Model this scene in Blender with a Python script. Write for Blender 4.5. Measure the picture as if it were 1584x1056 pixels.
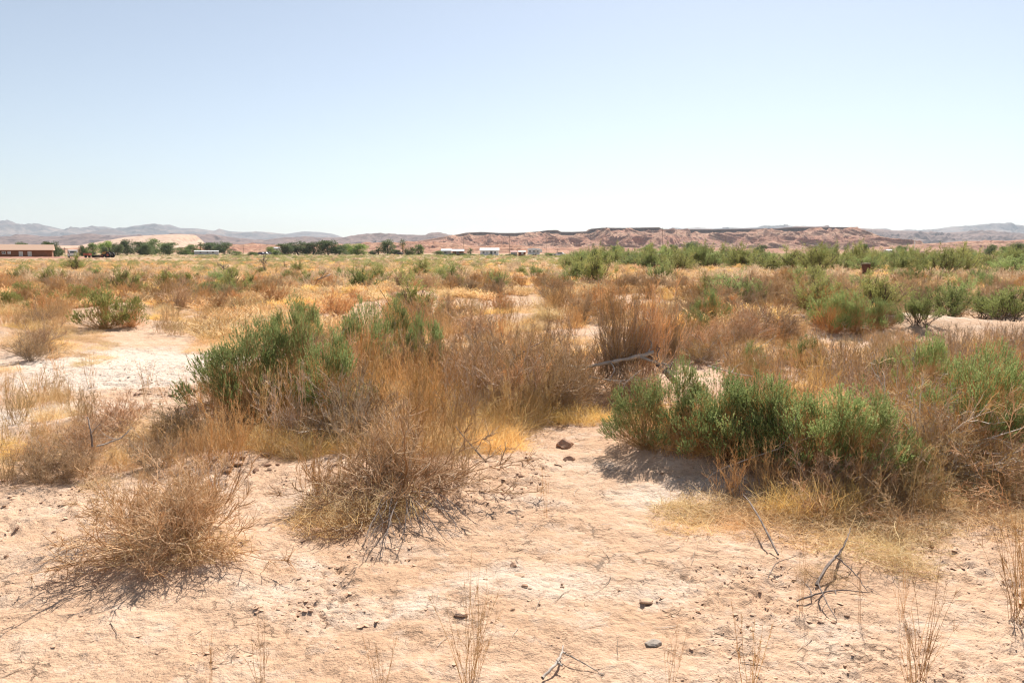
import bpy, math, random
import numpy as np

# ------------------------------------------------------------------ camera, sky, sun, exposure
SC = bpy.context.scene
for o in list(bpy.data.objects):
    bpy.data.objects.remove(o)
C = SC.collection
EYE = 1.65
FPX = 1232.0                       # focal length in pixels of the 1584 px wide photograph
HORIZON = 389.5
TILT = math.atan((528 - HORIZON) / FPX)
cam_d = bpy.data.cameras.new('camera')
cam = bpy.data.objects.new('camera', cam_d)
C.objects.link(cam)
cam.location = (0, 0, EYE)
cam.rotation_euler = (math.radians(90) - TILT, 0, 0)
cam_d.sensor_width = 36
cam_d.lens = 36 * FPX / 1584
cam_d.clip_start = 0.05
cam_d.clip_end = 60000
SC.camera = cam

SUN_EL, SUN_AZ = math.radians(44), math.radians(17)      # azimuth from +Y towards +X
world = bpy.data.worlds.new('World')
SC.world = world
world.use_nodes = True
wn, wl = world.node_tree.nodes, world.node_tree.links
wn.clear()
sky = wn.new('ShaderNodeTexSky')
sky.sky_type = 'NISHITA'
sky.sun_disc = False
sky.sun_elevation = SUN_EL
sky.sun_rotation = SUN_AZ
sky.altitude = 500
sky.air_density = 1.0
sky.dust_density = 0.6
sky.ozone_density = 1.5
bg = wn.new('ShaderNodeBackground')
bg.inputs['Strength'].default_value = 0.069
wo = wn.new('ShaderNodeOutputWorld')
tone = wn.new('ShaderNodeHueSaturation')            # dusty desert air: a paler blue
tone.inputs['Saturation'].default_value = 0.67
wl.new(sky.outputs[0], tone.inputs['Color'])
wl.new(tone.outputs[0], bg.inputs[0])
wl.new(bg.outputs[0], wo.inputs[0])

sun_d = bpy.data.lights.new('sun', 'SUN')
sun_d.energy = 5.0
sun_d.angle = math.radians(0.53)
sun_d.color = (1.0, 0.94, 0.86)
sun = bpy.data.objects.new('sun', sun_d)
C.objects.link(sun)
sun.rotation_euler = (math.radians(90) - SUN_EL, 0, math.pi - SUN_AZ)
sun.location = (0, 0, 50)

SC.view_settings.view_transform = 'Standard'
SC.view_settings.look = 'None'
SC.view_settings.gamma = 1
SC.view_settings.use_curve_mapping = False
SC.view_settings.exposure = 0.81
SC.cycles.use_denoising = True
SC.cycles.denoiser = 'OPENIMAGEDENOISE'
SC.cycles.denoising_input_passes = 'RGB_ALBEDO_NORMAL'
SC.cycles.denoising_prefilter = 'ACCURATE'
SC.cycles.pixel_filter_type = 'BLACKMAN_HARRIS'
SC.cycles.filter_width = 1.2
SC.cycles.max_bounces = 6
SC.cycles.diffuse_bounces = 4
SC.cycles.transmission_bounces = 3
SC.cycles.volume_bounces = 0

RNG = np.random.RandomState(7)
random.seed(7)

# ------------------------------------------------------------------ photograph pixel <-> place
_ct, _st = math.cos(TILT), math.sin(TILT)
def ray(px, py):
    x, u, f = px - 792.0, 528.0 - py, FPX
    return np.array([x, f * _ct + u * _st, -f * _st + u * _ct])
def at_dist(px, py, D):
    r = ray(px, py)
    return np.array([r[0] / r[1] * D, D, EYE + r[2] / r[1] * D])
def at(px, py, z=0.0):
    r = ray(px, py)
    t = (z - EYE) / r[2]
    return r[0] * t, r[1] * t
def to_px(x, y, z=0.0):
    dz = z - EYE
    f = y * _ct - dz * _st
    u = y * _st + dz * _ct
    return 792 + FPX * x / f, 528 - FPX * u / f

# ------------------------------------------------------------------ noise
def _hash(ix, iy, seed):
    h = (ix.astype(np.int64) * 374761393 + iy.astype(np.int64) * 668265263 + seed * 1274126177) & 0xffffffff
    h = ((h ^ (h >> 13)) * 1274126177) & 0xffffffff
    h = (h ^ (h >> 16)) & 0xffff
    return h / 65535.0
def vnoise(x, y, seed=0):
    x = np.asarray(x, float); y = np.asarray(y, float)
    ix, iy = np.floor(x), np.floor(y)
    fx, fy = x - ix, y - iy
    fx = fx * fx * fx * (fx * (fx * 6 - 15) + 10); fy = fy * fy * fy * (fy * (fy * 6 - 15) + 10)
    a, b = _hash(ix, iy, seed), _hash(ix + 1, iy, seed)
    c, d = _hash(ix, iy + 1, seed), _hash(ix + 1, iy + 1, seed)
    return (a * (1 - fx) + b * fx) * (1 - fy) + (c * (1 - fx) + d * fx) * fy
def fbm(x, y, octv=4, seed=0, gain=0.5):
    s, a, t = 0, 1, 0
    x = np.asarray(x, float); y = np.asarray(y, float)
    for k in range(octv):
        s = s + a * vnoise(x, y, seed + k * 17); t += a
        x, y = x * 1.93 * 0.8 + y * 1.93 * 0.6, -x * 1.93 * 0.6 + y * 1.93 * 0.8
        a *= gain
    return s / t
def ridged(x, y, octv=4, seed=0, gain=0.5):
    s, a, t = 0, 1, 0
    for k in range(octv):
        s = s + a * (1 - abs(2 * vnoise(x, y, seed + k * 31) - 1)); t += a
        x, y = x * 2.03 * 0.9 + y * 2.03 * 0.43, -x * 2.03 * 0.43 + y * 2.03 * 0.9
        a *= gain
    return s / t
def sstep(a, b, v):
    t = np.clip((v - a) / (b - a), 0, 1)
    return t * t * (3 - 2 * t)

# ------------------------------------------------------------------ materials
def mat_base(name):
    m = bpy.data.materials.new(name)
    m.use_nodes = True
    nt = m.node_tree
    nt.nodes.clear()
    out = nt.nodes.new('ShaderNodeOutputMaterial')
    return m, nt, nt.nodes, nt.links, out
def ramp(nt, cols, pos=None):
    r = nt.nodes.new('ShaderNodeValToRGB')
    e = r.color_ramp.elements
    n = len(cols)
    while len(e) < n:
        e.new(0.5)
    for i, c in enumerate(cols):
        e[i].position = pos[i] if pos else i / max(1, n - 1)
        e[i].color = (c[0], c[1], c[2], 1)
    return r
def plant_mat(name, cols, trans=0.0, rough=0.75, vary=0.25, tcol=None):
    """colour by a random value stored on every stem or leaf, varied from plant to plant"""
    m, nt, N, L, out = mat_base(name)
    a = N.new('ShaderNodeAttribute'); a.attribute_name = 'rnd'
    r = ramp(nt, cols)
    L.new(a.outputs['Fac'], r.inputs[0])
    oi = N.new('ShaderNodeObjectInfo')
    mr = N.new('ShaderNodeMapRange')
    mr.inputs[3].default_value = 1 - vary; mr.inputs[4].default_value = 1 + vary
    L.new(oi.outputs['Random'], mr.inputs[0])
    hs = N.new('ShaderNodeHueSaturation')
    mh = N.new('ShaderNodeMapRange')
    mh.inputs[3].default_value = 0.494; mh.inputs[4].default_value = 0.510
    mm = N.new('ShaderNodeMath'); mm.operation = 'FRACT'
    m7 = N.new('ShaderNodeMath'); m7.operation = 'MULTIPLY'; m7.inputs[1].default_value = 7.31
    L.new(oi.outputs['Random'], m7.inputs[0]); L.new(m7.outputs[0], mm.inputs[0]); L.new(mm.outputs[0], mh.inputs[0])
    L.new(mh.outputs[0], hs.inputs['Hue'])
    L.new(mr.outputs[0], hs.inputs['Value'])
    L.new(r.outputs[0], hs.inputs['Color'])
    p = N.new('ShaderNodeBsdfPrincipled')
    p.inputs['Roughness'].default_value = rough
    p.inputs['Specular IOR Level'].default_value = 0.25
    L.new(hs.outputs[0], p.inputs['Base Color'])
    if trans > 0:
        t = N.new('ShaderNodeBsdfTranslucent')
        L.new(hs.outputs[0], t.inputs[0])
        mx = N.new('ShaderNodeMixShader'); mx.inputs[0].default_value = trans
        L.new(p.outputs[0], mx.inputs[1]); L.new(t.outputs[0], mx.inputs[2])
        L.new(mx.outputs[0], out.inputs[0])
    else:
        L.new(p.outputs[0], out.inputs[0])
    return m
def plain_mat(name, col, rough=0.6, metal=0.0, noise=0.12, scale=3.0, bump=0.0, spec=0.4):
    m, nt, N, L, out = mat_base(name)
    tc = N.new('ShaderNodeTexCoord')
    nz = N.new('ShaderNodeTexNoise'); nz.inputs['Scale'].default_value = scale; nz.inputs['Detail'].default_value = 6
    L.new(tc.outputs['Object'], nz.inputs['Vector'])
    r = ramp(nt, [[c * (1 - noise) for c in col], [min(1, c * (1 + noise)) for c in col]], [0.3, 0.7])
    L.new(nz.outputs[0], r.inputs[0])
    p = N.new('ShaderNodeBsdfPrincipled')
    p.inputs['Roughness'].default_value = rough
    p.inputs['Metallic'].default_value = metal
    p.inputs['Specular IOR Level'].default_value = spec
    L.new(r.outputs[0], p.inputs['Base Color'])
    if bump:
        b = N.new('ShaderNodeBump'); b.inputs['Strength'].default_value = bump; b.inputs['Distance'].default_value = 0.02
        L.new(nz.outputs[0], b.inputs['Height']); L.new(b.outputs[0], p.inputs['Normal'])
    L.new(p.outputs[0], out.inputs[0])
    return m

M = {}
M['straw'] = plant_mat('straw_blades', [(.55, .36, .16), (.74, .54, .28), (.84, .67, .42), (.62, .44, .24)], .4)
M['gold'] = plant_mat('golden_blades', [(.72, .43, .13), (.85, .57, .20), (.88, .68, .34)], .45)
M['tan'] = plant_mat('tan_stalks', [(.54, .33, .145), (.78, .52, .255), (.87, .67, .40), (.54, .33, .155)], .4)
M['orange'] = plant_mat('orange_stalks', [(.52, .28, .11), (.72, .43, .18), (.82, .60, .33), (.62, .40, .20)], .38)
M['grey'] = plant_mat('grey_twigs', [(.34, .25, .18), (.58, .45, .33), (.74, .62, .50), (.50, .36, .25)], .2)
M['pale'] = plant_mat('bleached_twigs', [(.46, .36, .29), (.66, .55, .46), (.80, .71, .61)])
M['dark'] = plant_mat('dark_twigs', [(.07, .05, .045), (.13, .095, .085), (.20, .145, .12)])
M['brown'] = plant_mat('brown_twigs', [(.38, .22, .11), (.62, .40, .22), (.76, .54, .33), (.82, .64, .44)], .3)
M['rust'] = plant_mat('rust_twigs', [(.46, .31, .19), (.66, .48, .30), (.77, .62, .43), (.57, .42, .27)], .38)
M['sage'] = plant_mat('sage_green_leaves', [(.155, .20, .065), (.24, .30, .10), (.34, .39, .155), (.48, .47, .23)], .45, vary=.28)
M['lime'] = plant_mat('yellow_green_leaves', [(.22, .235, .07), (.335, .34, .11), (.48, .45, .20)], .4, vary=.15)
M['olive'] = plant_mat('olive_leaves', [(.15, .18, .055), (.25, .28, .095), (.37, .37, .15)], .4)
M['darkleaf'] = plant_mat('dark_tree_leaves', [(.085, .12, .05), (.145, .185, .075), (.23, .26, .12)], .35)
M['midleaf'] = plant_mat('mid_green_tree_leaves', [(.10, .15, .04), (.17, .23, .065), (.26, .32, .11)], .4)
M['limeleaf'] = plant_mat('bright_green_tree_leaves', [(.15, .21, .04), (.24, .31, .07), (.34, .40, .12)], .4)
M['bark'] = plain_mat('tree_bark', (.13, .09, .065), .9, 0, .3, 8, .4)
M['log'] = plain_mat('weathered_wood', (.42, .36, .30), .85, 0, .35, 14, .6)
M['logdark'] = plain_mat('dark_weathered_wood', (.22, .17, .14), .9, 0, .35, 18, .6)

# ------------------------------------------------------------------ mesh helpers
def new_mesh(name, V, F, mats, fmat=None, rnd=None, smooth=False):
    """V (n,3); F list of (m,k) arrays; fmat list of material slots per array"""
    me = bpy.data.meshes.new(name)
    V = np.ascontiguousarray(V, dtype=np.float32)
    me.vertices.add(len(V))
    me.vertices.foreach_set('co', V.ravel())
    if not isinstance(F, list):
        F = [F]
    F = [np.asarray(f, dtype=np.int32) for f in F]
    ln = np.concatenate([np.full(len(f), f.shape[1], np.int32) for f in F])
    loops = np.concatenate([f.ravel() for f in F])
    starts = np.concatenate([[0], np.cumsum(ln)[:-1]]).astype(np.int32)
    me.loops.add(len(loops)); me.loops.foreach_set('vertex_index', loops)
    me.polygons.add(len(ln))
    me.polygons.foreach_set('loop_start', starts)
    me.polygons.foreach_set('loop_total', ln)
    for m in mats:
        me.materials.append(m)
    if fmat is not None:
        mi = np.concatenate([np.full(len(f), k, np.int32) if np.isscalar(k) else np.asarray(k, np.int32) for f, k in zip(F, fmat)])
        me.polygons.foreach_set('material_index', mi)
    if rnd is None:
        me.polygons.foreach_set('use_smooth', np.full(len(ln), smooth, bool))
    if rnd is not None:
        at_ = me.attributes.new('rnd', 'FLOAT', 'POINT')
        at_.data.foreach_set('value', np.asarray(rnd, np.float32))
    me.update(calc_edges=True)
    me.validate()
    return me
def nrm(v):
    return v / np.maximum(1e-9, np.linalg.norm(v, axis=-1, keepdims=True))

class Plant:
    """collects stems, blades and leaves, each with its own random tint"""
    def __init__(s):
        s.V, s.F, s.Fm, s.R, s.n = [], [], [], [], 0
    def add(s, V, F, mi, rnd):
        s.V.append(V.reshape(-1, 3)); s.F.append(F + s.n); s.Fm.append(mi); s.R.append(rnd.ravel()); s.n += V.size // 3
    def tubes(s, P, R, mi, rng, sides=3, rnd=None):
        n, K, _ = P.shape
        T = np.empty_like(P); T[:, 1:-1] = P[:, 2:] - P[:, :-2]; T[:, 0] = P[:, 1] - P[:, 0]; T[:, -1] = P[:, -1] - P[:, -2]
        T = nrm(T)
        ref = nrm(rng.normal(size=(n, 1, 3)))
        A = nrm(np.cross(T, ref)); B = np.cross(T, A)
        ang = np.arange(sides) * 2 * np.pi / sides
        V = P[:, :, None, :] + R[:, :, None, None] * (A[:, :, None, :] * np.cos(ang)[None, None, :, None] + B[:, :, None, :] * np.sin(ang)[None, None, :, None])
        i = np.arange(n)[:, None, None] * K * sides; k = np.arange(K - 1)[None, :, None] * sides; a = np.arange(sides)[None, None, :]
        b = (a + 1) % sides
        F = np.stack([i + k + a, i + k + b, i + k + sides + b, i + k + sides + a], -1).reshape(-1, 4)
        if rnd is None: rnd = rng.rand(n)
        s.add(V, F, mi, np.repeat(rnd, K * sides))
    def ribbons(s, P, W, mi, rng, rnd=None):
        n, K, _ = P.shape
        T = nrm(P[:, -1] - P[:, 0])
        side = nrm(np.cross(T, rng.normal(size=(n, 3))))
        V = np.stack([P - side[:, None] * W[:, :, None] * .5, P + side[:, None] * W[:, :, None] * .5], 2)
        i = np.arange(n)[:, None] * K * 2; k = np.arange(K - 1)[None, :] * 2
        F = np.stack([i + k, i + k + 1, i + k + 3, i + k + 2], -1).reshape(-1, 4)
        if rnd is None: rnd = rng.rand(n)
        s.add(V, F, mi, np.repeat(rnd, K * 2))
    def leaves(s, P, D, L, W, mi, rng, rnd=None):
        """small diamond leaves at P along D"""
        n = len(P)
        side = nrm(np.cross(D, rng.normal(size=(n, 3)))) * (W * .5)[:, None]
        tip = P + D * L[:, None]; mid = P + D * (L * .45)[:, None]
        V = np.stack([P, mid + side, tip, mid - side], 1)
        F = (np.arange(n)[:, None] * 4 + np.arange(4)[None, :])
        if rnd is None: rnd = rng.rand(n)
        s.add(V, F, mi, np.repeat(rnd, 4))
    def mesh(s, name, mats):
        return new_mesh(name, np.concatenate(s.V), s.F, mats, s.Fm, np.concatenate(s.R))

def lines(rng, S, D, L, K, wob, droop):
    n = len(S); d = nrm(D); p = S.copy(); P = [p]
    DD = [d]
    for k in range(K - 1):
        d = nrm(d + rng.normal(size=(n, 3)) * wob + np.array([0, 0, droop]))
        p = p + d * (L / (K - 1))[:, None]
        P.append(p); DD.append(d)
    return np.stack(P, 1), np.stack(DD, 1)
def sprout(rng, P, D, per, t0, t1, ang, upb=0.0):
    """start points and directions of `per` side shoots on every polyline"""
    n, K, _ = P.shape
    idx = np.repeat(np.arange(n), per)
    t = rng.uniform(t0, t1, len(idx)) * (K - 1)
    k = np.minimum(K - 2, t.astype(int)); f = (t - k)[:, None]
    S = P[idx, k] * (1 - f) + P[idx, k + 1] * f
    d = nrm(D[idx, k] + nrm(rng.normal(size=(len(idx), 3))) * ang + np.array([0, 0, upb]))
    return S, d, idx, t / (K - 1)
def cone_dirs(rng, n, a0, a1):
    """directions a0..a1 degrees from the vertical"""
    a = np.radians(rng.uniform(a0, a1, n)); ph = rng.uniform(0, 2 * np.pi, n)
    return np.stack([np.sin(a) * np.cos(ph), np.sin(a) * np.sin(ph), np.cos(a)], -1)
def base_pts(rng, n, r):
    a = rng.uniform(0, 2 * np.pi, n); q = r * np.sqrt(rng.rand(n))
    return np.stack([q * np.cos(a), q * np.sin(a), np.full(n, -.02)], -1)
def taper(n, K, r0, r1, rng, j=.35):
    return (np.linspace(1, 0, K)[None] * (r0 - r1) + r1) * (1 + j * (rng.rand(n)[:, None] * 2 - 1))

# ------------------------------------------------------------------ plant kinds (about one unit tall)
def dry_bush(seed, stems=60, a0=5, a1=85, wid=1.0, r=.0045, subs=7, tips=6, m0=0, m1=1, droop=-.03, wob=.21, base=.14, up=.15, fl=0):
    """dome of fine leafless twigs. fl>0: small dead leaves on the tips"""
    rng = np.random.RandomState(seed); p = Plant()
    D = cone_dirs(rng, stems, a0, a1)
    L = rng.uniform(.6, 1.05, stems) * (1 + .15 * rng.normal(size=stems)) * wid
    P, DD = lines(rng, base_pts(rng, stems, base), D, L, 6, wob, droop)
    P[..., 2] = np.maximum(P[..., 2], .005)
    p.tubes(P, taper(stems, 6, r, r * .45, rng), m0, rng)
    if stems >= 30:      # crooked woody foot
        Pw, _ = lines(rng, base_pts(rng, 9, base * .8), cone_dirs(rng, 9, 10, 75), rng.uniform(.22, .5, 9), 5, .32, .02)
        Pw[..., 2] = np.maximum(Pw[..., 2], -.01)
        p.tubes(Pw, taper(9, 5, r * 2.6, r * 1.0, rng), m0, rng, 4)
    S, d, i, t = sprout(rng, P, DD, subs, .2, .97, .75, up)
    L2 = (1.1 - t) * L[i] * rng.uniform(.3, .65, len(i))
    P2, D2 = lines(rng, S, d, L2, 4, wob * 1.3, droop * .5)
    P2[..., 2] = np.maximum(P2[..., 2], .005)
    p.tubes(P2, taper(len(i), 4, r * .68, r * .42, rng), m0, rng)
    S, d, i2, t2 = sprout(rng, P2, D2, tips, .15, .98, .9, up)
    P3, D3 = lines(rng, S, d, rng.uniform(.05, .20, len(i2)), 3, .28, 0)
    p.tubes(P3, taper(len(i2), 3, r * .5, r * .3, rng), m1, rng)
    if fl:
        S, d, i3, t3 = sprout(rng, P3, D3, fl, .1, 1, .8, 0)
        p.leaves(S, d, rng.uniform(.01, .022, len(S)), rng.uniform(.003, .007, len(S)), m1, rng)
    return p
def reed_clump(seed, n=40, r=.0045, a1=38, base=.30, subs=6, h0=.35, h1=1.05, m0=0, m1=1, wob=.14):
    """upright thin dry stalks with short side twigs"""
    rng = np.random.RandomState(seed); p = Plant()
    L = rng.uniform(h0, h1, n)
    P, DD = lines(rng, base_pts(rng, n, base), cone_dirs(rng, n, 0, a1), L, 5, wob, .01)
    p.tubes(P, taper(n, 5, r, r * .45, rng), m0, rng)
    S, d, i, t = sprout(rng, P, DD, subs, .3, .98, .55, .1)
    P2, D2 = lines(rng, S, d, rng.uniform(.06, .28, len(i)) * (1.2 - t), 3, .12, 0)
    p.tubes(P2, taper(len(i), 3, r * .6, r * .4, rng), m1, rng)
    S, d, i3, t3 = sprout(rng, P2, D2, 3, .2, 1, .7, .1)
    P3, D3 = lines(rng, S, d, rng.uniform(.02, .09, len(S)), 2, .1, 0)
    p.tubes(P3, taper(len(S), 2, r * .5, r * .3, rng), m1, rng)
    return p
def grass_tuft(seed, n=900, r=.30, w=.0035, h0=.3, h1=1.0, a1=55, droop=-.14, wob=.22, m=0):
    rng = np.random.RandomState(seed); p = Plant()
    P, _ = lines(rng, base_pts(rng, n, r), cone_dirs(rng, n, 0, a1), rng.uniform(h0, h1, n) * .8, 6, wob, droop)
    P[..., 2] = np.maximum(P[..., 2], .004)
    p.ribbons(P, taper(n, 6, w, w * .35, rng), m, rng)
    return p
def mat_tuft(seed, n=1100, r=.5, w=.0032, m=0, hh=.22):
    """flattened tangle of dead straw lying on the ground"""
    rng = np.random.RandomState(seed); p = Plant()
    S = base_pts(rng, n, r); q = np.hypot(S[:, 0], S[:, 1]) / r
    S[:, 2] = rng.rand(n) * hh * (1 - q * q) + .005
    P, _ = lines(rng, S, cone_dirs(rng, n, 45, 110), rng.uniform(.12, .5, n), 6, .35, -.04)
    P[..., 2] = np.clip(P[..., 2], .004, 9)
    p.ribbons(P, taper(n, 6, w, w * .4, rng), m, rng)
    return p
def leafy_shrub(seed, lobes=26, shoots=52, leaf=16, wid=.74, ll=.026, lw=.0078, stem_m=0, leaf_m=1, fill=12, top=.78, lr=.16, rs=.005, wispy=.22):
    """bare orange-brown stems carrying separate cushions of feathery green shoots. returns stems, foliage"""
    rng = np.random.RandomState(seed); st, fo = Plant(), Plant()
    a = rng.uniform(0, 2 * np.pi, lobes); q = wid * np.sqrt((np.arange(lobes) + .4) / lobes) * rng.uniform(.85, 1.1, lobes)
    zc = top * np.sqrt(np.maximum(.05, 1 - (q / (wid * 1.15)) ** 2)) * rng.uniform(.72, 1.05, lobes)
    zc = zc * np.where((rng.rand(lobes) < .3) | (q > wid * .8), rng.uniform(.35, .8, lobes), 1)
    Cn = np.stack([q * np.cos(a), q * np.sin(a), np.maximum(zc, .22)], -1)
    # stems from the base into every lobe
    per = 5
    i = np.repeat(np.arange(lobes), per); n = len(i)
    B = base_pts(rng, n, .15); E = Cn[i] + rng.normal(size=(n, 3)) * .07
    t = np.linspace(0, 1, 6)[None, :, None]
    bow = np.concatenate([E[:, :2] * .35, np.zeros((n, 1))], 1)[:, None] * (np.sin(t * np.pi)) * .35
    P = B[:, None] * (1 - t) + E[:, None] * t + bow + rng.normal(size=(n, 6, 3)) * .014
    st.tubes(P, taper(n, 6, rs, rs * .45, rng), stem_m, rng)
    D = nrm(np.diff(P, axis=1)); D = np.concatenate([D, D[:, -1:]], 1)
    S, d, j, tt = sprout(rng, P, D, 7, .35, 1, .6, .3)
    P2, D2 = lines(rng, S, d, rng.uniform(.08, .25, len(j)), 3, .15, .05)
    st.tubes(P2, taper(len(j), 3, rs * .42, rs * .25, rng), stem_m, rng)
    # dry undergrowth stalks through the shrub
    P4, D4 = lines(rng, base_pts(rng, fill * 4, wid * .8), cone_dirs(rng, fill * 4, 0, 40), rng.uniform(.2, .72, fill * 4), 4, .1, 0)
    st.tubes(P4, taper(fill * 4, 4, rs * .6, rs * .3, rng), stem_m, rng)
    # shoots
    ns = (shoots * rng.uniform(.6, 1.4, lobes)).astype(int)
    i = np.repeat(np.arange(lobes), ns); n = len(i)
    off = nrm(rng.normal(size=(n, 3))) * (rng.rand(n) ** .5)[:, None] * lr * rng.uniform(.75, 1.25, lobes)[i][:, None]
    off[:, 2] *= .8
    S = Cn[i] + off
    out = nrm(off + np.array([0, 0, .13]) + np.concatenate([Cn[i][:, :2] * .25, np.zeros((n, 1))], 1))
    Ls = rng.uniform(.045, .12, n)
    P5, D5 = lines(rng, S, nrm(out + [0, 0, .35]), Ls, 4, .12, .05)
    fo.tubes(P5, taper(n, 4, rs * .25, rs * .15, rng), leaf_m, rng)
    S, d, j, tt = sprout(rng, P5, D5, leaf, .05, 1, .7, .1)
    lobr = rng.rand(lobes)[i][j]
    rn = np.clip(.25 * lobr + .35 * rng.rand(n)[j] + .4 * rng.rand(len(j)), 0, 1)
    fo.leaves(S, d, ll * rng.uniform(.6, 1.25, len(j)), lw * rng.uniform(.7, 1.3, len(j)), leaf_m, rng, rn)
    return st, fo
def crown_tree(seed, h=1.0, w=.5, n=2600, clumps=26, ls=.035, trunk=.25, limbs=7, open_=.35):
    """unit tree: trunk with limbs, crown of leaf clumps. returns trunk, crown"""
    rng = np.random.RandomState(seed); tr, cr = Plant(), Plant()
    P, D = lines(rng, np.array([[0., 0, -.01]]), np.array([[rng.normal() * .08, rng.normal() * .08, 1.]]), np.array([h * .62]), 6, .07, .05)
    tr.tubes(P, np.linspace(.035, .012, 6)[None] * 1.0, 0, rng, 6)
    S, d, i, t = sprout(rng, P, D, limbs, trunk / .62 * .7, 1, 1.0, .3)
    P2, D2 = lines(rng, S, d, rng.uniform(.2, .42, len(i)) * w * 2, 5, .13, .06)
    tr.tubes(P2, taper(len(i), 5, .014, .004, rng), 0, rng, 4)
    a = rng.uniform(0, 2 * np.pi, clumps); zc = rng.uniform(trunk + .05, .93, clumps) * h
    prof = np.sqrt(np.maximum(.02, 1 - ((zc / h - (trunk + 1) / 2 + .04) / ((1 - trunk) / 2 + .02)) ** 2))
    q = w * prof * rng.uniform(.25, .85, clumps)
    Cn = np.stack([q * np.cos(a), q * np.sin(a), zc], -1)
    rad = rng.uniform(.13, .23, clumps) * (w / .5) ** .5
    i = rng.randint(0, clumps, n)
    off = nrm(rng.normal(size=(n, 3))) * (rng.uniform(open_, 1, n))[:, None] * rad[i][:, None] * np.array([1, 1, .8])
    Pn = Cn[i] + off + rng.normal(size=(n, 3)) * .012
    tilt = nrm(off + rng.normal(size=(n, 3)) * .08 + [0, 0, -.03])
    rn = np.clip(.45 * rng.rand(clumps)[i] + .55 * rng.rand(n), 0, 1)
    cr.leaves(Pn, tilt, ls * rng.uniform(.6, 1.3, n), ls * .75 * rng.uniform(.6, 1.3, n), 0, rng, rn)
    return tr, cr
def open_bush(seed, n=11000, clumps=34, ls=.030, wid=.62, stems=30, plume=.20):
    """mesquite / tamarisk: many stems from the ground and loose plumes of fine leaves"""
    rng = np.random.RandomState(seed); tr, cr = Plant(), Plant()
    D = cone_dirs(rng, stems, 4, 62)
    L = rng.uniform(.55, .98, stems) * (.75 + .35 * D[:, 2])
    P, DD = lines(rng, base_pts(rng, stems, .2), D, L * rng.uniform(.6, 1, stems), 6, .16, .04)
    tr.tubes(P, taper(stems, 6, .008, .003, rng), 0, rng, 4)
    S, d, i, t = sprout(rng, P, DD, 5, .35, 1, .6, .25)
    P2, D2 = lines(rng, S, d, rng.uniform(.1, .28, len(i)), 4, .14, .05)
    tr.tubes(P2, taper(len(i), 4, .005, .002, rng), 0, rng)
    S, d, j, t = sprout(rng, P2, D2, max(2, n // len(P2) // 7), .1, 1, .8, .25)
    P3, D3 = lines(rng, S, d, rng.uniform(.05, plume, len(j)), 3, .15, .05)
    S, d, k, t = sprout(rng, P3, D3, 7, 0, 1, .7, .1)
    rn = np.clip(.3 * rng.rand(len(P))[i][j][k] + .3 * rng.rand(len(P2))[j][k] + .4 * rng.rand(len(k)), 0, 1)
    cr.leaves(S + rng.normal(size=S.shape) * .008, d, ls * rng.uniform(.6, 1.4, len(k)), ls * .4 * rng.uniform(.6, 1.4, len(k)), 0, rng, rn)
    return tr, cr

# ------------------------------------------------------------------ terrain height
MOUNDS = []
def mound(px, py, h, rx, ry=None):
    x, y = at(px, py); MOUNDS.append((x, y, h, rx, ry or rx))
mound(1180, 700, .20, 1.3, .75)
mound(1330, 720, .12, .8, .6)
mound(1090, 690, .10, .6, .4)
mound(270, 850, .10, .55, .4)
mound(620, 740, .12, .9, .6)
mound(520, 790, .05, .4, .3)
mound(620, 640, .15, 1.8, 1.1)
mound(400, 640, .12, .9, .8)
mound(965, 600, .16, 1.0, .8)
mound(1490, 690, .14, 1.2, .8)
mound(350, 720, .07, .35, .25)
mound(180, 660, .08, 1.2, .5)
mound(1300, 505, .25, 2.5, 1.4)
mound(175, 505, .15, 1.3, .9)
mound(270, 606, .06, .5, .12)
mound(1340, 870, .05, .5, .25)
_rm = np.random.RandomState(3)
for _k in range(90):
    _y = _rm.uniform(11, 70); _x = _rm.uniform(-.8, .8) * _y
    MOUNDS.append((_x, _y, _rm.uniform(.05, .25), _rm.uniform(.8, 2.6), _rm.uniform(.6, 1.6)))
def height(x, y, micro=False):
    x = np.asarray(x, float); y = np.asarray(y, float)
    d = np.hypot(x, y)
    h = (fbm(x * .35 + 9, y * .35, 3, 5) - .5) * .16 * sstep(1.5, 6, d) * (1 - sstep(400, 1200, d))
    h = h + (fbm(x * .04, y * .04, 3, 51) - .5) * .5 * sstep(12, 60, d) * (1 - sstep(250, 900, d))
    for mx, my, mh, rx, ry in MOUNDS:
        e = ((x - mx) / rx) ** 2 + ((y - my) / ry) ** 2
        h = h + mh * np.exp(-np.minimum(e, 40))
    if micro:
        near = 1 - sstep(14, 34, d)
        w = fbm(x * 1.1, y * 1.1, 3, 77)
        rough_ = sstep(.50, .66, w)                       # broken, trampled crust
        n1 = fbm(x * 5 + 3, y * 5, 4, 11)
        h = h + near * (n1 - .5) * .048 + near * (fbm(x * 14 + 7, y * 14, 3, 13) - .5) * .013
        lump = fbm(x * 17, y * 17, 3, 21)
        h = h + near * rough_ * (sstep(.5, .75, lump) * .016 - sstep(.45, .3, lump) * .007)
        flake = ridged(x * 9 + 40 + 1.3 * n1, y * 9 - 1.7 * n1, 3, 91)
        h = h - near * (.25 + .75 * sstep(.42, .58, w)) * sstep(.78, .90, flake) * .016
        pit = vnoise(x * 7.3, y * 7.3, 33)
        h = h - near * sstep(.86, .97, pit) * .012 * sstep(.42, .6, w)
        pb = vnoise(x * 38, y * 38, 34)
        h = h + near * sstep(.80, .95, pb) * .008 * (.2 + rough_)
    return h
def hz(x, y):
    return float(height(np.array([x]), np.array([y]))[0])

def at_ground(px, py):
    z = 0.0
    for _ in range(7):
        x, y = at(px, py, z); z = .5 * z + .5 * hz(x, y)
    return at(px, py, z)

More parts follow.
